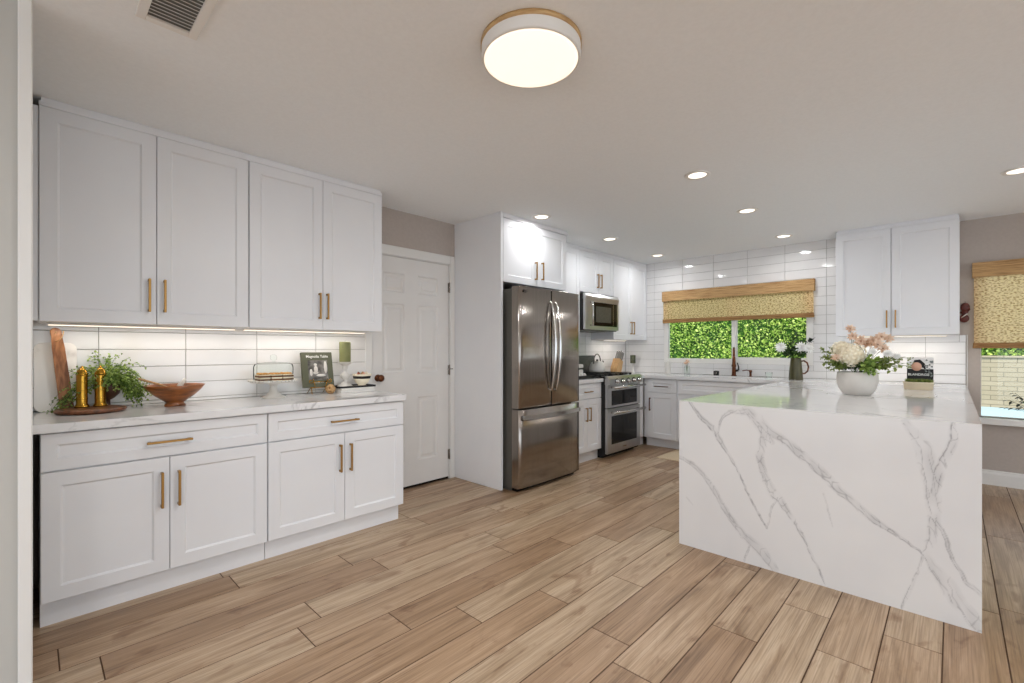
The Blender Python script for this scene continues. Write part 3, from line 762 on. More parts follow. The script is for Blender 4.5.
text('LG', .026, 'ink', dl, Matrix.Translation((.085, .0035, 1.752)) @ Matrix.Rotation(R(90), 4, 'X'), bold=True)
B().lathe([(0, 0), (.011, 0), (.011, .001), (0, .001)], (.056, .0065, 1.752), 20, Matrix.Rotation(R(90), 4, 'X')).build('round_badge', 'ink', dl)

# range
rg_ = thing('double_oven_range', 'stainless steel double-oven gas range between two white base cabinets', 'range', (-2.815, 4.497, 0), R(90))
RW = .757
B().box(.0, RW, .03, .67, .03, .905).box(.02, RW - .02, .08, .6, 0, .03).build('body', 'black', rg_)
b = B(); b.box(-.002, RW + .002, .01, .66, .905, .928, .004); b.build('cooktop', 'black', rg_)
b = B(); b.xprism([(-.03, .842), (.03, .842), (.03, .934), (-.0, .934), (-.025, .905)], -.002, RW + .002); cp = b.build('control_panel', 'steel2', rg_)
for k in range(5):
    b = B(); mt = Matrix.Rotation(R(96), 4, 'X'); x = .155 + k * .128
    b.lathe([(.0, 0), (.026, 0), (.026, .008), (.02, .010), (.019, .034), (.0, .036)], (x, -.028, .874), 20, mt)
    b.build('knob', 'chrome', cp)
    b = B(); b.lathe([(.0, -.001), (.036, -.001), (.036, .003), (0, .003)], (x, -.028, .874), 20, mt); b.build('knob_bezel', 'black', cp)
def ovendoor(z0, z1, gz0, gz1, hz):
    b = B(); b.shaker(.004, RW - .004, z0, z1, rail=.004, t=.05, rec=.0, sl=.001, y=-.0)
    dd = b.build('oven_door', 'steel2', rg_)
    B().box(.09, RW - .09, -.003, .002, gz0, gz1, .001).build('oven_window', 'bglass', dd)
    b = B(); b.tube([(.03, -.062, hz), (RW + .01, -.062, hz)], .0145, 12)
    for x in (.085, RW - .085): b.tube([(x, -.062, hz), (x, .0, hz)], .012, 10)
    b.build('oven_handle', 'chrome', dd); return dd
ovendoor(.575, .838, .60, .768, .808)
lo = ovendoor(.055, .562, .155, .478, .522)
b = B(); b.box(.34, .42, -.0016, .001, .095, .108, .0004); b.build('nameplate', 'chrome', lo)
for gx in (.14, .38, .62):
    b = B()
    for yy in (.12, .3, .48, .6): b.box(gx - .105, gx + .105, yy - .006, yy + .006, .938, .952)
    for xx in (-.1, 0, .1): b.box(gx + xx - .006, gx + xx + .006, .1, .62, .938, .952)
    for xx in (-.1, .1):
        for yy in (.12, .6): b.box(gx + xx - .008, gx + xx + .008, yy - .008, yy + .008, .928, .94)
    b.build('burner_grate', 'black', rg_)

# microwave
mw = thing('microwave', 'stainless over-the-range microwave mounted under a short wall cabinet', 'microwave', (-3.085, 4.456, 1.478), R(90))
MWW = .74; H = .43
B().box(0, MWW, .03, .42, .0, H - .004).build('body', 'black', mw)
b = B(); b.box(.0, MWW, .0, .032, .0, H - .075, .006, 2).build('door', 'steel2', mw)
b = B(); b.xprism([(-.004, H - .078), (.035, H - .078), (.035, H - .002), (.012, H - .002), (-.006, H - .04)], 0, MWW); b.build('top_vent', 'steel2', mw)
b = B(); b.box(.140, MWW - .045, -.004, .004, .045, H - .10, .003); gl = b.build('window_panel', 'bglass', mw)
b = B(); b.box(.215, .55, -.006, -.0035, .09, H - .15); b.build('mesh_screen', noisy('screen', (60, 60, 54), (78, 77, 70), 60, .3), gl)
B().box(.60, .606, -.0055, -.0035, .05, H - .105).build('door_seam', 'chrome', gl)
b = B(); b.tube([(.105, -.035, .04), (.105, -.038, .18), (.105, -.035, H - .1)], .011, 10)
for z in (.05, H - .11): b.tube([(.105, -.035, z), (.105, .002, z)], .009, 8)
b.build('door_handle', 'chrome', mw)
B().box(.02, MWW - .02, .02, .4, -.012, .0).build('underside_grille', 'fside', mw)

# ================================================================== CEILING FIXTURES
def downlight(x, y, label, power=4.0, group='recessed ceiling lights'):
    t = thing('recessed_light', label, 'ceiling light', (x, y, CZ), 0, group)
    B().lathe([(.058, -.002), (.062, -.007), (.082, -.006), (.086, 0), (.058, 0)], n=32, cap=False).build('trim_ring', 'white', t)
    B().lathe([(0, -.0035), (.058, -.0035), (.058, -.001), (0, -.001)], n=32).build('lens', 'lens', t)
    area('downlight_lamp', t, (0, 0, -.012), .11, power, (.98, .985, 1), (0, 0, 0), disk=True, spread=170)
    return t
for x, y, l in ((-2.72, 3.235, 'round recessed ceiling light in front of the refrigerator cabinet'), (-2.725, 4.405, 'round recessed ceiling light in front of the microwave'),
                (-2.755, 5.60, 'round recessed ceiling light nearest the far left corner'), (-1.31, 5.58, 'round recessed ceiling light in front of the sink window'),
                (-1.30, 4.335, 'round recessed ceiling light over the middle of the peninsula edge'), (-1.285, 3.21, 'round recessed ceiling light over the near end of the peninsula'),
                (.325, 4.64, 'round recessed ceiling light cut by the right edge of the photo')):
    downlight(x, y, l)
for x, y, l in ((1.9, 3.2, 'added fill lamp, unseen, in the ceiling over the dining side'), (1.9, .6, 'added fill lamp, unseen, in the ceiling behind the camera on the right'), (-.6, -2.2, 'added fill lamp, unseen, in the ceiling of the room behind the camera'), (1.9, -2.2, 'added fill lamp, unseen, in the ceiling at the rear right of the room')):
    downlight(x, y, l, 14)  # unseen lamps added to brighten the kitchen from outside the view
DLX, DLY = .0755 * c_ - 1.838 * s_, .0755 * s_ + 1.838 * c_
t = thing('drum_ceiling_light', 'round white drum ceiling light with a thin wooden top ring', 'ceiling light', (DLX, DLY, CZ))
B().lathe([(.183, -.001), (.2, -.001), (.2, -.02), (.183, -.02)], n=64, cap=False).build('wooden_ring', 'wood_ring', t)
B().lathe([(.0, -.003), (.196, -.003), (.197, -.0205), (.197, -.060), (.192, -.064), (.186, -.0645)], n=64, cap=False).build('drum_body', 'white', t)
B().lathe([(0, -.068), (.1, -.0675), (.17, -.066), (.1875, -.0635), (.1875, -.05), (0, -.05)], n=64, cap=False).build('diffuser', 'drum', t)
area('drum_lamp', t, (0, 0, -.075), .36, 16, (.98, .985, 1), disk=True)
t = thing('drum_ceiling_light', 'added drum fill lamp, unseen, in the room behind the camera', 'ceiling light', (.9, -1.2, CZ))  # second drum is an unseen lamp added as fill from behind
B().lathe([(.183, -.001), (.2, -.001), (.2, -.02), (.183, -.02)], n=48, cap=False).build('wooden_ring', 'wood_ring', t)
B().lathe([(.0, -.003), (.196, -.003), (.197, -.0205), (.197, -.060), (.186, -.0645)], n=48, cap=False).build('drum_body', 'white', t)
B().lathe([(0, -.068), (.17, -.066), (.1875, -.0635), (.1875, -.05), (0, -.05)], n=48, cap=False).build('diffuser', 'drum', t)
area('drum_lamp', t, (0, 0, -.075), .36, 30, (.98, .985, 1), disk=True)
# air vent
vx0, vx1, vy0, vy1 = -2.14, -1.72, .262, .45
t = thing('ceiling_vent', 'white louvred air vent in the ceiling at the top left', 'vent', ((vx0 + vx1) / 2, (vy0 + vy1) / 2, CZ))
hx_, hy_ = (vx1 - vx0) / 2, (vy1 - vy0) / 2
b = B(); f_ = .03
b.box(-hx_, hx_, -hy_, -hy_ + f_, -.008, 0, .002).box(-hx_, hx_, hy_ - f_, hy_, -.008, 0, .002).box(-hx_, -hx_ + f_, -hy_ + f_, hy_ - f_, -.008, 0, .002).box(hx_ - f_, hx_, -hy_ + f_, hy_ - f_, -.008, 0, .002)
b.build('frame', 'white', t)
B().box(-hx_ + f_, hx_ - f_, -hy_ + f_, hy_ - f_, -.0012, -.0002).build('duct_backing', 'duct_grey', t)
b = B(); n = 17
for k in range(n):
    x = -hx_ + f_ + (2 * hx_ - 2 * f_) * (k + .5) / n
    b.box(-.0055, .0055, -hy_ + f_, hy_ - f_, -.0006, .0006, mtx=Matrix.Translation((x, 0, -.006)) @ Matrix.Rotation(R(40), 4, 'Y'))
b.build('louvres', 'white', t)

# ================================================================== PROPS
def at(u, v, y=None, x=None):
    A = (u - 512) / 460.87; Bz = -(v - 349.4) / 460.87
    r = Vector((A * c_ - s_, A * s_ + c_, Bz)); t = y / r.y if y is not None else x / r.x
    return Vector((0, 0, 1.242)) + r * t
CT = .914
def rv(s=1): return Vector((random.uniform(-s, s), random.uniform(-s, s), random.uniform(-s, s)))
def local(b, org):
    for v in b.bm.verts: v.co -= org
    return b

# rug in front of the sink
b = B(); b.box(-2.455, -1.45, 4.96, 5.52, .0, .009, .003)
tag(b.build('kitchen_rug', 'rug'), 'beige flat rug on the floor in front of the sink cabinets', 'rug')

# --- left counter -------------------------------------------------------------
def rrect(w, h, r, n=6):
    pts = []
    for cx, cy, a0 in ((w - r, r, -90), (w - r, h - r, 0), (r, h - r, 90), (r, r, 180)):
        for k in range(n + 1):
            a = R(a0 + 90 * k / n); pts.append((cx + r * math.cos(a), cy + r * math.sin(a)))
    return pts
def board(name, m, w, h, r, th, org, yaw, lean, label, cat):
    """upright slab: outline in (y,z), leaning back towards the wall"""
    o = thing(name, label, cat, org); b = B()
    pts = rrect(w, h, r) if not callable(w) else w()
    b.xprism(pts, -th, 0)
    es = [e for e in b.bm.edges if abs(e.verts[0].co.x - e.verts[1].co.x) < 1e-6]
    bmesh.ops.bevel(b.bm, geom=es, offset=.0025, segments=2, affect='EDGES')
    mt = Matrix.Rotation(R(yaw), 4, 'Z') @ Matrix.Rotation(R(-lean), 4, 'Y')
    for v in b.bm.verts: v.co = mt @ v.co
    return o, b
o, b = board('serving_board', 'marble', .165, .37, .035, .016, V(-3.425, .012, CT + .001), 0, 11, 'white marble serving board leaning upright in the left corner of the counter', 'serving board')
b.build('slab', 'marble', o)
def paddle_outline():
    pts = [(.012, 0), (.050, 0), (.056, .01), (.054, .34), (.050, .40)]
    for k in range(9):
        a = R(-10 + 200 * k / 8); pts.append((.028 + .023 * math.cos(a), .425 + .023 * math.sin(a)))
    pts += [(.010, .40), (.004, .34), (.0, .01)]
    return pts
o, b = board('cutting_board', 'wood', paddle_outline, .45, .02, .02, V(-3.375, .075, CT + .001), 0, 9, 'long dark wooden paddle board leaning against the white marble board', 'cutting board')
for v in b.bm.verts: v.co.y += .10 * (.45 - v.co.z) - .012
b.build('board', 'wood_board', o)
b = B(); b.tube([(-.058 + .012 * math.sin(k), .01 + .018 * math.cos(k * .7) + .02, .425 - .055 * math.sin(k * .52)) for k in [i * .5 for i in range(13)]], .0022, 6)
b.build('hanging_cord', 'wood_lt', o)
# round board with the mills
t = thing('round_board', 'round dark wooden serving board under the two brass mills', 'serving board', (-3.262, .222, CT))
B().lathe([(0, .0), (.126, .0), (.140, .006), (.143, .014), (.138, .021), (.12, .022), (0, .022)], n=48, sx=1, sy=1).build('disc', 'wood_dk', t)
def mill(x, y, label):
    t = thing('pepper_mill', label, 'pepper mill', (x, y, CT + .0222), 0, 'brass mills on the round board')
    B().lathe([(0, 0), (.030, 0), (.031, .006), (.026, .012), (.0235, .02), (.0235, .05), (.0225, .12), (.0235, .165), (.0235, .17)], n=32).build('barrel', 'gold', t)
    B().lathe([(.0235, .1705), (.026, .174), (.024, .179), (.022, .184), (.019, .195), (.012, .203), (.006, .206), (.0075, .212), (.004, .217), (0, .218)], n=32, cap=False).build('cap', 'gold', t)
    for z in (.045, .09, .135): B().lathe([(.0236, z - .002), (.0246, z), (.0236, z + .002)], n=32, cap=False).build('ring', 'gold', t)
    return t
mill(-3.325, .189, 'brass pepper mill nearer the cutting board, left of the pair'); mill(-3.330, .262, 'brass pepper mill on the right of the pair')
# fern in a footed brown pot
FX, FY = -3.405, .275
FX, FY = -3.43, .300
t = thing('potted_fern', 'trailing green fern in a dark brown footed pot behind the brass mills', 'plant', (FX, FY, CT))
B().lathe([(0, 0), (.035, 0), (.036, .006), (.014, .012), (.012, .045), (.03, .055), (.052, .08), (.060, .115), (.062, .14), (.055, .14), (.05, .12), (0, .12)], n=32).build('pot', 'brown_pot', t)
random.seed(21)
fs, fl = B(), B()
def frond(p0, d, L, droop, nleaf, lw, wall=XW + .02):
    pts = []; p = p0.copy(); dd = d.normalized(); n = 12
    for k in range(n + 1):
        pts.append(p.copy()); p = p + dd * (L / n); dd = (dd + Vector((0, 0, -droop / n)) + rv(.05)).normalized()
        if p.x < wall: p.x = wall + random.random() * .01
        if p.z < CT + .012: p.z = CT + .012
    fs.tube([q - Vector((FX, FY, CT)) for q in pts], .0009, 4)
    for k in range(nleaf):
        q = 2 + (n - 2) * (k + random.random()) / nleaf; i = min(int(q), n - 1); a = pts[i].lerp(pts[i + 1], q - i)
        dirv = (pts[i + 1] - pts[i]).normalized() + rv(1.1)
        a2 = a + dirv.normalized() * random.uniform(.0, .01)
        fl.leaf(a2 - Vector((FX, FY, CT)), dirv, Vector((random.uniform(-1, 1), random.uniform(-1, 1), 1)), random.uniform(.8, 1.5) * lw, random.uniform(.8, 1.4) * lw, .2)
base = Vector((FX, FY, CT + .135))
for k in range(80):
    a = random.uniform(-1.1, 1.25); up = random.uniform(.5, 1.6)
    d = Vector((random.uniform(-.2, .75), math.sin(a) * 1.0 + .2, up)); frond(base + rv(.02), d, random.uniform(.12, .22), random.uniform(1.8, 3.4), 22, .011)
for k in range(26): frond(base + rv(.02), Vector((random.uniform(.0, .5), 1, random.uniform(.1, .75))), random.uniform(.13, .22), random.uniform(1.5, 2.6), 24, .011)
for k in range(16): frond(base + Vector((.01, -.03, 0)) + rv(.02), Vector((random.uniform(.2, .7), -1, random.uniform(.0, .5))), random.uniform(.2, .31), random.uniform(1.8, 3.0), 15, .010)
fs.build('fronds', 'stem', t); fl.build('leaves', 'fern', t)
# wooden bowl with utensils
t = thing('wooden_bowl', 'wide footed wooden bowl on the left counter', 'bowl', (-3.285, .585, CT))
B().lathe([(0, 0), (.052, 0), (.050, .01), (.043, .02), (.055, .03), (.095, .06), (.13, .096), (.148, .122), (.143, .122), (.12, .098), (.09, .066), (.04, .045), (0, .042)], n=48).build('bowl', 'wood_md', t)
t = thing('wooden_spoon', 'pale wooden spoon handle resting over the left rim of the wooden bowl', 'spoon', (-3.285, .5, CT + .12))
B().tube([(.02, -.085, .045), (.01, .0, .012), (.0, .06, -.018)], .006, 8).lathe([(0, -.004), (.018, 0), (.022, .006), (.0, .004)], (-.0, .075, -.025), 16).build('spoon', 'wood_lt', t)
t = thing('ceramic_scoop', 'white scoop standing in the wooden bowl', 'scoop', (-3.29, .60, CT + .07))
B().tube([(0, 0, 0), (0, .012, .05), (.0, .035, .085)], [.02, .014, .008], 12).lathe([(0, 0), (.03, .0), (.036, .03), (.03, .03), (.02, .01), (0, .01)], (0, -.02, -.02), 20).build('scoop', 'ceramic', t)
# cake stand
t = thing('cake_stand', 'off-white pedestal cake stand with scalloped rim', 'cake stand', (-3.355, 1.150, CT))
b = B(); b.lathe([(0, 0), (.075, 0), (.072, .006), (.045, .018), (.028, .045), (.022, .075), (.03, .092), (.06, .098), (.14, .104), (.147, .112), (.150, .120), (.140, .113), (.06, .110), (0, .110)], n=64)
b.build('stand', 'ceramic', t)
b = B()
for k in range(36):
    a = 2 * math.pi * k / 36; bmesh.ops.create_uvsphere(b.bm, u_segments=8, v_segments=6, radius=.007, matrix=Matrix.Translation((.149 * math.cos(a), .149 * math.sin(a), .117)))
b.build('beaded_rim', 'ceramic', t)
t = thing('glass_dome', 'clear glass dome with a round knob over the layered cakes', 'cake dome', (-3.355, 1.150, CT + .1225))
b = B(); b.lathe([(.122, 0), (.123, .0), (.123, .085), (.118, .102), (.10, .112), (.05, .118), (.012, .12), (.0, .12)], n=48, cap=False)
b.build('dome', 'glass', t)
B().lathe([(0, .1202), (.012, .121), (.008, .128), (.018, .138), (.022, .15), (.018, .163), (.008, .17), (0, .171)], n=24).build('knob', 'glass', t)
def cake(y, label, x=-3.335, rz=0, top='biscuit'):
    t = thing('layer_cake', label, 'cake', (x, y, CT + .1128), R(rz), 'layered cakes under the glass dome'); w, dp = .034, .045
    z = 0
    for nm, m, h in (('cream_layer', 'cream', .008), ('sponge_layer', 'cake', .009), ('cream_layer', 'cream', .012), ('sponge_layer', 'cake', .010), ('cream_layer', 'cream', .007)):
        k = .001 if m == 'cake' else 0
        B().box(-dp - k, dp + k, -w - k, w + k, z, z + h - .0002, .002).build(nm, m, t); z += h
    b = B(); n = 0
    for i in range(-2, 3):
        for j in (-1, 0, 1):
            b.lathe([(.0, 0), (.011, 0), (.010, .006), (.004, .010), (0, .011)], (i * .017, j * .018 + random.uniform(-.003, .003), z + random.uniform(0, .002)), 10)
    b.build('topping', top, t)
cake(1.075, 'layered brown and cream cake slice at the left under the dome'); cake(1.150, 'layered cake slice with golden topping in the middle under the dome'); cake(1.224, 'layered cake slice at the right under the dome')
# cookbook on a brass scroll stand
BK = V(-3.375, 1.465, CT)
t = thing('book_stand', 'small gold wire easel with scrolled hooks holding the green cookbook', 'book stand', BK)
b = B(); r_ = .0028
for sgn in (-1, 1):
    y = sgn * .058
    b.tube([(-.055, y, .005), (.0, y, .045), (.028, y, .05)], r_, 6); b.tube([(.04, y * 1.05, .004), (.02, y, .045), (-.045, y * .5, .20)], r_, 6)
    sp = [(.040, y + sgn * .012 - sgn * (.003 + .0018 * k) * math.cos(k * .7) * 1.0, .100 + (.003 + .0018 * k) * math.sin(k * .7)) for k in range(11)]
    b.tube([(.026, y - sgn * .02, .046), (.040, y - sgn * .018, .064)] + sp[::-1], r_, 6)
b.tube([(-.045, -.029, .20), (-.045, .029, .20)], r_, 6); b.tube([(.038, -.05, .092), (.038, .05, .092)], r_, 6); b.tube([(.026, -.07, .05), (.026, .07, .05)], r_, 6)
b.build('wire_frame', 'gold', t)
t = thing('cookbook', 'green cookbook with a black and white cover photo on the gold easel', 'book', BK + V(.022, 0, .0535), R(0))
mt = Matrix.Rotation(R(-11), 4, 'Y')
B().box(-.026, 0, -.113, .113, 0, .258, .0015, mtx=mt).build('cover', 'book_green', t)
B().box(-.0235, -.0025, -.1105, .1145, .003, .2595, mtx=mt).build('pages', 'paper', t)
face = mt @ Matrix.Translation((.0006, 0, 0)) @ Matrix.Rotation(R(90), 4, 'Z') @ Matrix.Rotation(R(90), 4, 'X')
M['photo'] = noisy('grey_photo_print', (44, 42, 40), (150, 146, 140), 22, .6, lo=.3, hi=.7)
M['photo_lt'] = mat('photo_highlight', (226, 222, 216), .6)
M['photo_md'] = mat('photo_midtone', (120, 116, 110), .6)
ph = B().box(-.0002, .0008, -.072, .072, .052, .198, mtx=mt).build('cover_photo', 'photo', t)
b = B()
for (y, z, r1, r2) in ((-.016, .13, .014, .026), (-.052, .108, .010, .026), (.018, .085, .034, .010), (.056, .145, .012, .045), (-.02, .105, .02, .01)):
    b.lathe([(0, 0), (1, 0), (1, .0012), (0, .0012)], mt @ Vector((.0008, y, z)), 18, mt.to_3x3().to_4x4() @ Matrix.Rotation(R(90), 4, 'Y') @ Matrix.Diagonal((r2, r1, 1, 1)))
for (y, z, r) in ((-.018, .165, .011),): b.lathe([(0, 0), (r, 0), (r, .0015), (0, .0015)], mt @ Vector((.0008, y, z)), 14, mt.to_3x3().to_4x4() @ Matrix.Rotation(R(90), 4, 'Y'))
b.build('print_highlights', 'photo_lt', ph)
text('Magnolia Table', .027, 'text_white', t, face @ Matrix.Translation((0, .226, 0)), bold=True)
text('A COLLECTION', .010, 'text_white', t, face @ Matrix.Translation((0, .032, 0)))
# wooden knot
t = thing('wooden_knot', 'small tan wooden knot ornament in front of the cookbook', 'ornament', (-3.325, 1.535, CT))
b = B()
for ax in range(3):
    pts = []
    for k in range(25):
        a = 2 * math.pi * k / 24; p = Vector((.026 * math.cos(a), .026 * math.sin(a), .007 * math.sin(2 * a)))
        p = Matrix.Rotation(R(90 * (ax == 1)), 3, 'X') @ (Matrix.Rotation(R(90 * (ax == 2)), 3, 'Y') @ p); pts.append(p + Vector((0, 0, .0365)))
    b.tube(pts, .010, 8, cap=False)
b.build('knot', 'wood_lt', t)
# stacked books, tray, candlestick, candle, bowl
tag(B().box(-3.455, -3.295, 1.60, 1.88, CT + .0005, CT + .019, .002).build('book', 'white'), 'white book at the bottom of the stack under the black tray', 'book', 'white books under the tray')
tag(B().box(-3.452, -3.30, 1.61, 1.875, CT + .0195, CT + .035, .002).build('book', 'paper'), 'white book directly under the black tray', 'book', 'white books under the tray')
t = thing('tray', 'shallow black rimmed tray on the white books at the end of the counter', 'tray', (-3.378, 1.742, CT + .0355))
b = B(); b.box(-.075, .075, -.145, .145, 0, .004); b.build('base', 'white', t)
b = B(); b.box(.071, .078, -.149, .149, 0, .014, .001).box(-.078, -.071, -.149, .149, 0, .014, .001).box(-.071, .071, .142, .149, 0, .014, .001).box(-.071, .071, -.149, -.142, 0, .014, .001)
b.build('rim', 'ink', t)
TZ = CT + .0355 + .0042
t = thing('candlestick', 'white turned candlestick under the green pillar candle', 'candlestick', (-3.385, 1.677, TZ))
B().lathe([(0, 0), (.058, 0), (.058, .008), (.036, .022), (.018, .04), (.015, .055), (.032, .07), (.038, .085), (.03, .1), (.014, .112), (.013, .13), (.022, .145), (.018, .16), (.03, .172), (.052, .186), (.055, .192), (.0, .192)], n=32).build('stick', 'ceramic', t)
t = thing('pillar_candle', 'green pillar candle on the white candlestick by the door', 'candle', (-3.385, 1.677, TZ + .1925))
B().lathe([(0, 0), (.040, 0), (.042, .004), (.042, .150), (.038, .155), (.01, .152), (0, .152)], n=32).build('wax', 'candle', t)
B().tube([(0, 0, .151), (.001, 0, .163)], .0012, 6).build('wick', 'ink', t)
t = thing('small_bowl', 'small cream bowl with a black band on the black tray', 'bowl', (-3.352, 1.800, TZ)); t.scale = (1.3, 1.3, 1.3)
B().lathe([(0, 0), (.022, 0), (.021, .008), (.036, .022), (.048, .046)], n=32, cap=True).build('bowl', 'cream', t)
B().lathe([(.0482, .0465), (.052, .06), (.050, .062), (.046, .05)], n=32, cap=False).build('black_band', 'ink', t)
B().lathe([(.0525, .0625), (.056, .074), (.05, .074), (.0, .055)], n=32, cap=False).build('rim', 'cream', t)
random.seed(5)
for k in range(5):
    a = k * 1.25; m = ['pinkshell', 'cream', 'wood_lt', 'pinkshell', 'rust'][k]
    if m == 'pinkshell': M[m] = mat('pink_shell', (206, 160, 140), .5)
    if m == 'rust': M[m] = mat('rust_shell', (150, 84, 60), .5)
    t = thing('shell', 'small pink and brown shells heaped in the banded bowl', 'shell', (-3.352 + .03 * math.cos(a), 1.800 + .034 * math.sin(a), TZ + .082), R(50 * k), 'shells in the small bowl')
    B().lathe([(0, 0), (.014, .004), (.018, .012), (.012, .022), (.005, .03), (0, .032)], n=12, sx=1, sy=.7).build('shell_body', m, t)

# --- flowers --------------------------------------------------------------------
def bloom_mesh(kind, r):
    b = B()
    if kind == 'hydrangea':
        for k in range(120):
            z = 1 - 1.75 * (k + .5) / 120; a = k * 2.39996; q = math.sqrt(max(0, 1 - z * z)); n = Vector((q * math.cos(a), q * math.sin(a), z)); c = n * r * random.uniform(.86, 1.0)
            s = n.orthogonal().normalized(); s2 = n.cross(s)
            for j in range(4):
                an = j * math.pi / 2 + k; d = s * math.cos(an) + s2 * math.sin(an) + n * .25
                b.leaf(c, d, n, r * .17, r * .15, .1)
        b.lathe([(r * .8 * math.sin(R(i * 18)), -r * .8 * math.cos(R(i * 18))) for i in range(11)], n=12)
    elif kind in ('dahlia', 'rose', 'cosmos'):
        lay = {'dahlia': ((14, 1, 5), (14, .9, 22), (12, .72, 40), (9, .5, 60), (6, .3, 78)), 'rose': ((6, .95, 30), (6, .9, 50), (5, .75, 66), (4, .55, 80)), 'cosmos': ((8, 1, 12), (6, .7, 35), (4, .35, 70))}[kind]
        for n, L, el in lay:
            for k in range(n):
                a = 2 * math.pi * (k + random.random() * .3) / n + el; e = R(el + random.uniform(-6, 6)); d = Vector((math.cos(a) * math.cos(e), math.sin(a) * math.cos(e), math.sin(e)))
                b.leaf(d * r * .05, d, Vector((0, 0, 1)), r * L, r * (.34 if kind == 'dahlia' else .6 if kind == 'rose' else .5), -.25 if kind == 'rose' else .05)
    return b
def flower(name, label, cat, pos, root, kind, r, m, facing, group=None, center=None):
    t = thing(name, label, cat, pos, 0, group); b = bloom_mesh(kind, r)
    mt = Vector(facing).to_track_quat('Z', 'Y').to_matrix().to_4x4()
    for v in b.bm.verts: v.co = mt @ v.co
    b.build('petals', m, t)
    e = root - pos; mid = e * .5 + Vector((0, 0, .015))
    B().tube([(0, 0, -.002), mid, e], .0018, 6).build('stem', 'stem', t)
    if center: 
        b = B(); b.lathe([(0, 0), (r * .16, 0), (r * .12, r * .1), (0, r * .14)], n=10, mtx=mt); b.build('flower_center', center, t)
    return t
def sprig(label, root, tip, nl, L, w, m, group, bend=.03, cat='sprig', twig='stem', name='leafy_sprig', start=.08, clear=None):
    t = thing(name, label, cat, root, 0, group); e = tip - root; sb, lb = B(), B(); n = 10
    side = rv(1); pts = [e * (k / n) + Vector((0, 0, bend * math.sin(math.pi * k / n))) + side * .01 * math.sin(math.pi * k / n) for k in range(n + 1)]
    sb.tube(pts, .0013, 5).build('stem', twig, t)
    for k in range(nl):
        f = start + (1 - start) * (k + .5) / nl; q = f * n; i = min(int(q), n - 1); p = pts[i].lerp(pts[i + 1], q - i); dd = (pts[i + 1] - pts[i]).normalized()
        out = dd.cross(rv(1)).normalized(); lb.leaf(p, (dd * .5 + out), Vector((0, 0, 1)) + rv(.6), L * random.uniform(.7, 1.2), w * random.uniform(.8, 1.2), .2)
    lb.leaf(pts[-1], e, Vector((0, 0, 1)), L, w, .2); lb.build('leaves', m, t); return t
VB = V(-.505, 4.17, CT)
t = thing('flower_bowl', 'round chalky white bowl vase full of flowers on the peninsula', 'vase', VB)
B().lathe([(0, 0), (.078, 0), (.088, .008), (.110, .04), (.1215, .078), (.1245, .11), (.123, .14), (.117, .165), (.109, .165), (.115, .13), (.10, .06), (.06, .02), (0, .018)], n=64).build('vase_body', 'vase', t)
root = VB + V(0, 0, .12); cf = V(.35, -.9, .35)
random.seed(31)
flower('hydrangea_bloom', 'large cream hydrangea at the front of the bowl of flowers', 'flower', at(852.5, 355.5, y=4.12), root, 'hydrangea', .090, 'hyd', (-.0, -1, .4))
flower('hydrangea_bloom', 'cream hydrangea partly behind the large one, upper left of the bowl', 'flower', at(841, 350, y=4.21), root, 'hydrangea', .068, 'hyd', (-.4, -.6, .8))
for k, (u, v, y, r, lb) in enumerate(((850.5, 329, 4.20, .032, 'dusty pink flower standing highest above the bowl'), (853, 336.5, 4.18, .032, 'dusty pink flower just below the highest one'), (861, 341, 4.16, .04, 'dusty pink flower above the big cream hydrangea'),
        (867, 344, 4.20, .038, 'dusty pink flower right of the top centre of the bouquet'), (873, 341, 4.20, .036, 'dusty pink flower in the upper middle right of the bouquet'), (881.5, 337, 4.18, .036, 'dusty pink flower at the upper right of the bouquet'),
        (888.5, 338.5, 4.22, .03, 'outermost dusty pink flower at the upper right of the bouquet'), (878, 344.5, 4.14, .036, 'dusty pink flower above the white roses'), (883, 348.5, 4.18, .034, 'dusty pink flower between the two white roses'), (836.5, 358, 4.08, .032, 'peach flower at the left of the big cream hydrangea'))):
    flower('pink_flower', lb, 'flower', at(u, v, y=y), root + rv(.03), 'cosmos', r * 1.2, 'pink', rv(.4) + V(0, -1, .35), 'dusty pink flowers in the white bowl', 'wood_dk' if k != 9 else 'wood_lt')
for u, v, y, r, lb in ((872.7, 351.7, 4.07, .028, 'round white rose right of the big hydrangea'), (888, 353.5, 4.16, .032, 'white rose at the right side of the bouquet'), (897, 356, 4.2, .028, 'outermost white rose at the right of the bouquet')):
    flower('white_rose', lb, 'flower', at(u, v, y=y), root + rv(.02), 'dahlia', r, 'wpetal', (.1, -1, .3), 'white roses in the white bowl')
rim = VB + V(0, 0, .168)
def rimroot(tip, q=.085):
    d = (tip - VB); d.z = 0; d = d.normalized() * q; return rim + d + V(0, 0, .004)
for u, v, y in ((821.5, 350, 4.12), (826, 356, 4.1), (824, 363, 4.1), (828, 368, 4.08), (830, 349, 4.2), (833, 362, 4.05), (832, 370, 4.06), (838, 368, 4.04), (822, 358, 4.22)):
    tp = at(u, v, y=y); sprig('leafy green sprig reaching out on the left side of the white bowl', rimroot(tp), tp, 26, .026, .019, 'sage', 'leafy sprigs on the left of the white bowl')
for u, v, y in ((899, 361, 4.2), (903, 366, 4.2), (896, 368, 4.12), (890, 364, 4.1), (886, 360, 4.12), (893, 357, 4.3), (902, 358, 4.28), (885, 368, 4.08), (890, 371, 4.08)):
    tp = at(u, v, y=y); sprig('leafy green sprig reaching out on the right side of the white bowl', rimroot(tp), tp, 26, .026, .019, 'sage', 'leafy sprigs on the right of the white bowl')
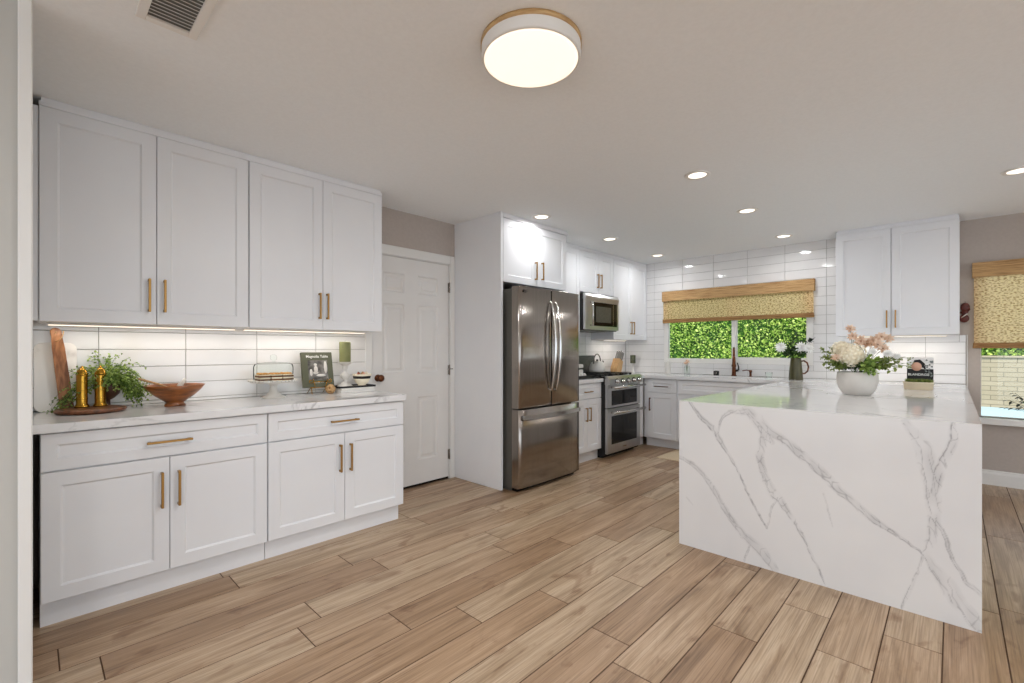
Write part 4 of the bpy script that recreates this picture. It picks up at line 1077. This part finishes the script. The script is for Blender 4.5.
for u, v, y in ((867, 372, 4.015), (871, 374, 4.01), (876, 373, 4.025), (879, 368, 4.03), (873, 362, 4.03), (866, 364, 4.02), (879, 360, 4.06), (870, 357, 4.05)):
    tp = at(u, v, y=y); sprig('bright leafy sprig spilling over the front rim of the white bowl', rimroot(tp, .09), tp, 16, .028, .026, 'fern', 'bright sprigs over the front rim')
for k in range(14):
    a = R(360 / 14 * k); q = .10 if k % 2 else .06; tp = VB + V(q * math.cos(a), q * math.sin(a), .205); sprig('dark leafy sprig low among the stems inside the white bowl', rimroot(tp, .03), tp, 14, .03, .024, 'deep', 'dark leaves at the mouth of the white bowl')

# pitcher with white dahlias
PV = V(-1.235, 5.76, CT)
t = thing('pitcher', 'tall olive green ceramic pitcher by the window end of the peninsula', 'pitcher', PV)
B().lathe([(0, 0), (.066, 0), (.068, .006), (.064, .08), (.056, .17), (.051, .222), (.053, .236), (.048, .236), (.046, .2), (.05, .1), (.05, .02), (0, .015)], n=40).build('jug_body', 'olive', t)
b = B(); b.tube([(.052, 0, .200), (.075, 0, .206), (.105, 0, .185), (.118, 0, .14), (.110, 0, .095), (.085, 0, .07), (.060, 0, .068)], .0085, 10); b.build('handle', 'wood_dk', t)
pr_ = PV + V(0, 0, .20)
for u, v, r, lb in ((780.8, 347.3, .062, 'white dahlia hanging out on the left of the green pitcher'), (801.4, 347.5, .064, 'large white dahlia directly above the green pitcher'), (808.5, 348.5, .052, 'white dahlia at the right over the pitcher handle')):
    flower('white_dahlia', lb, 'flower', at(u, v, y=5.68), pr_, 'dahlia', r, 'wpetal', (.25, -1, .25), 'white dahlias in the green pitcher', 'cream')
prim = PV + V(0, 0, .240)
for u, v, y in ((788, 350, 5.7), (786, 355, 5.66), (792, 340, 5.76), (796, 335, 5.8), (804, 341, 5.78), (797, 350, 5.66), (803, 354, 5.66), (789, 344, 5.8), (784, 352, 5.75), (800, 344, 5.74), (806, 353, 5.7)):
    tp = at(u, v, y=y); d = tp - prim; d.z = 0; rr = prim + d.normalized() * min(.028, d.length * .5)
    sprig('dark green leafy sprig among the dahlias in the pitcher', rr, tp, 14, .045, .03, 'deep', 'leafy sprigs in the green pitcher', cat='sprig', start=.05)
tp = at(812.5, 340, y=5.78); sprig('grey-brown seed sprig at the upper right of the pitcher', prim + V(.02, 0, 0), tp, 10, .04, .03, 'silhouette', None, start=.75)

# planter and small picture book on the peninsula
t = thing('planter', 'low oval cream planter of green succulents on the peninsula', 'planter', (-.205, 5.03, CT))
B().lathe([(0, 0), (.088, 0), (.091, .004), (.094, .05), (.098, .054), (.098, .062), (.093, .062), (.09, .05), (0, .046)], n=40, sx=1, sy=.62).build('pot', mat('cream_planter', (206, 192, 164), .5), t)
random.seed(8); b = B()
for k in range(150):
    a = random.uniform(0, 6.28); q = math.sqrt(random.random()) * .082; p = Vector((q * math.cos(a), q * math.sin(a) * .6, .048))
    for j in range(3): b.leaf(p, Vector((random.uniform(-.5, .5), random.uniform(-.5, .5), 1)), rv(1), random.uniform(.025, .045), .008, .1)
b.build('succulents', 'sage', t)
t = thing('picture_book', 'small book with a portrait photo cover standing behind the cream planter', 'book', (-.198, 5.12, CT))
mt = Matrix.Rotation(R(-6), 4, 'X')
B().box(-.083, .083, 0, .018, 0, .262, .0012, mtx=mt).build('cover', noisy('photo_cover', (206, 204, 200), (232, 230, 228), 14, .5), t)
b = B(); b.box(-.083, .083, -.0008, 0, .0, .165, mtx=mt); b.poly([mt @ Vector(p) for p in ((-.083, -.001, .16), (.083, -.001, .10), (.083, -.001, .05), (-.083, -.001, .05))]); b.build('lower_print', 'ink', t)
b = B(); b.lathe([(0, 0), (.033, 0), (.033, .001), (0, .001)], mt @ Vector((-.022, -.0012, .185)), 24, mt @ Matrix.Rotation(R(90), 4, 'X'), sy=1.1); b.build('face_print', mat('skin_print', (206, 160, 136), .6), t)
b = B()
b.poly([mt @ Vector(p) for p in ((-.052, -.0015, .20), (.02, -.0015, .175), (.038, -.0015, .15), (.03, -.0015, .21), (.0, -.0015, .245), (-.035, -.0015, .24))]); b.build('hair_print', 'ink', t)
b = B(); random.seed(4)
for k in range(26): b.lathe([(0, 0), (.007, 0), (0, .0012)], mt @ Vector((random.uniform(.03, .078), -.0022, random.uniform(.10, .25))), 7, mt @ Matrix.Rotation(R(90), 4, 'X'))
b.build('blossom_print', mat('grey_print', (128, 134, 132), .6), t)
b = B()
for k in range(22): b.leaf(mt @ Vector((random.uniform(-.08, -.045), -.0025, random.uniform(.17, .255))), Vector((random.uniform(-1, 1), 0, random.uniform(-1, 1))), V(0, 1, 0), .016, .009, 0)
b.build('leaf_print', 'sage', t)
text('BLANDROS', .026, 'text_white', t, mt @ Matrix.Translation((-.010, -.0025, .118)) @ Matrix.Rotation(R(90), 4, 'X'), bold=True)

# --- sink side ---------------------------------------------------------------------
t = thing('kitchen_faucet', 'oil-rubbed bronze pull-down faucet at the kitchen sink', 'faucet', (-1.955, 6.01, CT), R(18))
b = B(); b.lathe([(0, 0), (.032, 0), (.031, .008), (.024, .016), (.022, .09), (.018, .14), (.0165, .2)], n=24)
pts = [(0, 0, .19), (0, 0, .27)] + [(0, -.075 + .075 * math.cos(R(a)), .27 + .075 * math.sin(R(a))) for a in range(15, 181, 15)] + [(0, -.15, .25)]
b.tube(pts, .0125, 12); b.build('gooseneck', 'bronze', t)
B().lathe([(.0, .115), (.026, .118), (.027, .135), (.020, .15), (.0185, .2), (.014, .252), (0, .252)], (0, -.15, 0), 20).build('spray_head', 'bronze', t)
b = B(); b.tube([(.018, 0, .065), (.05, 0, .07)], .014, 12); b.tube([(.05, 0, .07), (.052, -.004, .11), (.036, -.008, .165)], [.010, .008, .006], 8); b.build('lever', 'black', t)
t = thing('soap_dispenser', 'bronze soap dispenser with a thin spout right of the faucet', 'soap dispenser', (-1.762, 6.0, CT))
B().lathe([(0, 0), (.022, 0), (.022, .006), (.013, .01), (.013, .05), (.018, .055), (.018, .078), (0, .08)], n=20).tube([(0, 0, .072), (-.04, -.03, .078), (-.075, -.055, .07)], .006, 8).build('pump', 'bronze', t)
t = thing('sink_cup', 'small black square cup on the counter left of the faucet', 'cup', (-2.17, 6.02, CT))
B().box(-.026, .026, -.026, .026, 0, .055, .004).lathe([(0, .0551), (.018, .0551), (.018, .058), (0, .058)], n=20).build('cup', 'ink', t)
B().lathe([(.010, -.001), (.015, -.001), (.015, .001), (.010, .001)], (0, -.0265, .03), 20, Matrix.Rotation(R(90), 4, 'X'), cap=False).build('ring_mark', 'chrome', t)
t = thing('glass_cup', 'clear glass cup on the counter right of the soap dispenser', 'glass', (-1.56, 5.99, CT))
B().lathe([(0, 0), (.03, 0), (.036, .03), (.038, .06), (.035, .06), (.033, .03), (.027, .006), (0, .006)], n=24).build('glass_body', 'glass', t)
t = thing('bud_vase', 'small clear glass jar of dried pink flowers left of the window frame', 'vase', (-2.535, 5.99, CT))
B().lathe([(0, 0), (.035, 0), (.038, .01), (.038, .08), (.03, .095), (.032, .11), (.0295, .11), (.0275, .095), (.0355, .08), (.035, .012), (0, .008)], n=24).build('jar', 'glass', t)
for k, (dx, dy, dz) in enumerate(((-.022, 0, .15), (.02, -.01, .16), (0, .01, .18), (.0, -.025, .14))):
    flower('dried_flower', 'small dried pink flower in the clear jar on the window counter', 'flower', V(-2.535 + dx, 5.99 + dy, CT + dz), V(-2.535, 5.99, CT + .02), 'cosmos', .026, 'pink', (dx * 8, -.6, .8), 'dried flowers in the clear jar', 'wood_md')
t = thing('soap_bottle', 'white bottle standing in the counter corner left of the window', 'bottle', (-2.80, 5.99, CT))
B().lathe([(0, 0), (.036, 0), (.038, .006), (.038, .13), (.03, .15), (.012, .16), (.012, .17), (0, .17)], n=24).build('bottle_body', 'ceramic', t)
# corner candle on stand
t = thing('corner_stand', 'short white stand in the corner under the wall cabinet', 'stand', (-3.325, 5.99, CT))
B().lathe([(0, 0), (.035, 0), (.033, .01), (.012, .02), (.01, .11), (.03, .125), (.038, .13), (0, .13)], n=24).build('stand', 'ceramic', t)
t = thing('corner_candle', 'dark green candle on the short white corner stand', 'candle', (-3.325, 5.99, CT + .1305))
B().lathe([(0, 0), (.036, 0), (.037, .003), (.037, .115), (.0, .116)], n=24).build('wax', noisy('dark_green_wax', (40, 48, 34), (84, 88, 62), 40, .6), t)
# knife block
t = thing('knife_block', 'slanted light wood knife block in the corner right of the kettle', 'knife block', (-3.335, 5.54, CT), R(0))
b = B(); b.xprism([(-.055, 0), (.055, 0), (.075, .05), (.11, .16), (.02, .205), (-.055, .07)], -.05, .05)
b.build('block', 'wood_lt', t)
for i, (fy, nx_) in enumerate(((.035, 3), (.065, 3), (.095, 3))):
    for j in range(nx_):
        x = -.03 + .03 * j; z = .200 - (fy - .02) * .5; d_ = Vector((0, .55, 1)).normalized(); p = Vector((x, fy, z - .003))
        k_ = thing('kitchen_knife', 'white handled knife standing in the slanted wooden block', 'knife', V(-3.335, 5.54, CT) + p, 0, 'knives in the wooden block')
        b = B(); b.tube([d_ * 0, d_ * .06, d_ * .12, d_ * .135], [.009, .008, .010, .006], 8).build('handle', 'duct_grey', k_)
        B().tube([d_ * .1355, d_ * .139], .006, 8).build('end_cap', 'chrome', k_)
# kettle on the range
t = thing('kettle', 'white enamel kettle with a dark arched handle on the range', 'kettle', (-3.30, 5.03, .9525))
B().lathe([(0, 0), (.096, 0), (.103, .006), (.102, .05), (.092, .09), (.07, .122), (.04, .138), (0, .14)], n=40).build('body', 'ceramic', t)
B().lathe([(0, .1402), (.012, .142), (.016, .152), (.01, .162), (0, .164)], n=20).build('lid_knob', 'black', t)
B().tube([(.0, .07, .085), (.0, .105, .115), (.0, .122, .125)], [.022, .014, .012], 12).build('spout', 'ceramic', t)
B().tube([(0, .122, .1255), (0, .138, .132)], .014, 12).build('spout_cap', 'black', t)
B().tube([(0, -.078 * math.cos(R(a)), .125 + .105 * math.sin(R(a))) for a in range(-12, 193, 12)], .0075, 10).build('handle', 'fside', t)
# toaster, tray and the things at the counter end beside the refrigerator
t = thing('speckled_tray', 'dark speckled tray leaning on the tile behind the range', 'tray', (-3.455, 5.0, .929))
mt = Matrix.Rotation(R(-4), 4, 'Y'); B().box(-.012, 0, -.23, .23, 0, .235, .004, mtx=mt).build('panel', noisy('speckled_stone', (26, 30, 28), (120, 124, 118), 160, .4, lo=.5, hi=.62), t)
B().box(.0002, .004, -.23, .23, .0, .02, mtx=mt).build('ledge', 'ink', t)
t = thing('black_tray', 'low black tray on the counter between refrigerator and range', 'tray', (-3.10, 4.27, CT + .0005))
B().box(-.16, .16, -.15, .15, 0, .012, .003).box(.15, .16, -.15, .15, .012, .035).box(-.16, -.15, -.15, .15, .012, .035).box(-.15, .15, .14, .15, .012, .035).box(-.15, .15, -.15, -.14, .012, .035).build('tray', 'black', t)
t = thing('bread_box', 'white lidded box with a black stripe on the black tray', 'container', (-3.155, 4.27, CT + .013))
B().box(-.09, .09, -.12, .12, 0, .085, .01, 2).build('box', 'ceramic', t); B().box(-.088, .088, -.118, .118, .0855, .10).build('black_stripe', 'ink', t)
B().box(-.092, .092, -.122, .122, .1005, .145, .01, 2).build('lid', 'ceramic', t)
for k in range(3):
    e_ = thing('white_egg', 'small white egg on the front of the black tray', 'egg', (-3.005, 4.20 + .062 * k, CT + .013), 0, 'eggs on the black tray')
    B().lathe([(0, 0), (.012, .002), (.02, .012), (.022, .022), (.018, .036), (.009, .046), (0, .048)], n=16).build('egg_body', 'ceramic', e_)
# wall ornament
t = thing('wall_ornament', 'dark red carved ornament hanging between the wall cabinet and the right window', 'ornament', (.081, YW, 1.585))
def blob(r, p, sx=1, sz=1):
    b = B(); b.lathe([(r * math.sin(R(i * 15)), -r * math.cos(R(i * 15))) for i in range(13)], n=16); 
    for v in b.bm.verts: v.co = Vector((v.co.x * sx, v.co.y * .45, v.co.z * sz)) + Vector(p)
    return b
blob(.036, (.002, -.018, .055), .9, 1.15).build('upper_figure', 'rattan', t); blob(.026, (.0, -.016, .005), .9, 1.2).build('middle_figure', 'rattan', t); blob(.036, (-.004, -.018, -.052), .95, 1.05).build('lower_figure', 'rattan', t)
b = B(); b.tube([(-.032, -.02, .0), (-.012, -.03, .018), (.02, -.03, .012), (.034, -.02, .036)], .006, 8); b.build('carved_arm', 'rattan', t)
b = B(); b.tube([(-.024, -.034, -.045), (.0, -.042, -.025), (.018, -.034, -.008)], .004, 8); b.build('pale_band', 'ceramic', t)
B().tube([(.002, -.012, .092), (.002, -.002, .112)], .0015, 5).build('hanging_loop', 'twig', t)
# plant on the sill of the right window
t = thing('sill_plant', 'plant with leaves coloured dark as if backlit, on the sill of the right-hand window, at the edge of the photo', 'plant', (.53, 6.10, W2[2]))
B().lathe([(0, 0), (.04, 0), (.052, .08), (.047, .08), (.04, .01), (0, .01)], n=24).build('pot', 'brown_pot', t)
random.seed(12); sb, lb = B(), B()
for (tx, ty, tz, sp) in ((-.19, -.03, .10, .3), (-.17, -.02, .17, .4), (-.13, -.04, .235, .5), (-.10, -.03, .10, .3), (-.02, -.02, .25, .3), (-.08, -.0, .17, .3), (.1, -.02, .2, .3), (.05, .0, .28, .3)):
    pts = [Vector((0, 0, .05)), Vector((tx * .4, ty * .5, .05 + (tz - .05) * .6)), Vector((tx, ty, tz))]; sb.tube(pts, .0018, 5)
    for k in range(5):
        f = .45 + .55 * k / 4; p = pts[0].lerp(pts[2], f); p.z += .02 * math.sin(f * 3.1); lb.leaf(p, Vector((tx, ty, 0)).normalized() * .8 + rv(.7), Vector((0, 0, 1)) + rv(.3), .042, .026, .25)
sb.build('stems', 'silhouette', t); lb.build('leaves', 'silhouette', t)

# ================================================================== OUTSIDE
struct('trim_4', B().box(-14, 16, 6.24, 24, -.16, -.06), 'patio', label='pale pool deck outside the windows')
b = B(); b.box(-1.2, 15, 15.0, 15.2, -.06, 1.06); b.box(-1.2, 15, 14.97, 15.23, 1.06, 1.10)
tag(b.build('garden_wall', 'block'), 'pale slump block garden wall seen through the right-hand window', 'garden wall')
def hedge(name, label, x0, x1, y0, y1, z1, n, L, seed):
    rng = np.random.default_rng(seed); t = thing(name, label, 'hedge', ((x0 + x1) / 2, (y0 + y1) / 2, -.06))
    cx, cy = (x0 + x1) / 2, (y0 + y1) / 2; hx, hy = (x1 - x0) / 2, (y1 - y0) / 2; H = z1 + .06
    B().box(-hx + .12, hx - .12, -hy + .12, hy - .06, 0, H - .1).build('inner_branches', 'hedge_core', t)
    px = rng.uniform(-hx, hx, n); pz = rng.uniform(0, H, n); dep = rng.uniform(0, 1, n) ** 1.5
    py = -hy + .02 + dep * .14 + .06 * np.sin(px * 3.1) * np.sin(pz * 4.3)
    top = rng.random(n) < .15; pz[top] = H - rng.uniform(0, .12, top.sum()); py[top] = rng.uniform(-hy, hy, top.sum())
    d = rng.normal(size=(n, 3)); d[:, 1] -= .5; d /= np.linalg.norm(d, axis=1)[:, None]
    e = rng.normal(size=(n, 3)); e -= (e * d).sum(1)[:, None] * d; e /= np.linalg.norm(e, axis=1)[:, None]
    p = np.stack([px, py, pz], 1); l = (L * rng.uniform(.6, 1.3, n))[:, None]; w = l * .33
    co = np.stack([p, p + d * l * .5 + e * w, p + d * l, p + d * l * .5 - e * w], 1).reshape(-1, 3)
    me = bpy.data.meshes.new('leaves'); me.vertices.add(4 * n); me.vertices.foreach_set('co', co.ravel().astype(np.float32))
    me.loops.add(4 * n); me.loops.foreach_set('vertex_index', np.arange(4 * n)); me.polygons.add(n); me.polygons.foreach_set('loop_start', np.arange(0, 4 * n, 4)); me.update(calc_edges=True)
    me.materials.append(M['hedge']); o = bpy.data.objects.new('leaves', me); COL.objects.link(o); o.parent = t
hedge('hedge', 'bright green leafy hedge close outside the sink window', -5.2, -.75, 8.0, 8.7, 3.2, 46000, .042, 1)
hedge('hedge', 'green hedge rising behind the pale block garden wall', -1.2, 8, 15.4, 16.2, 4.2, 40000, .09, 2)
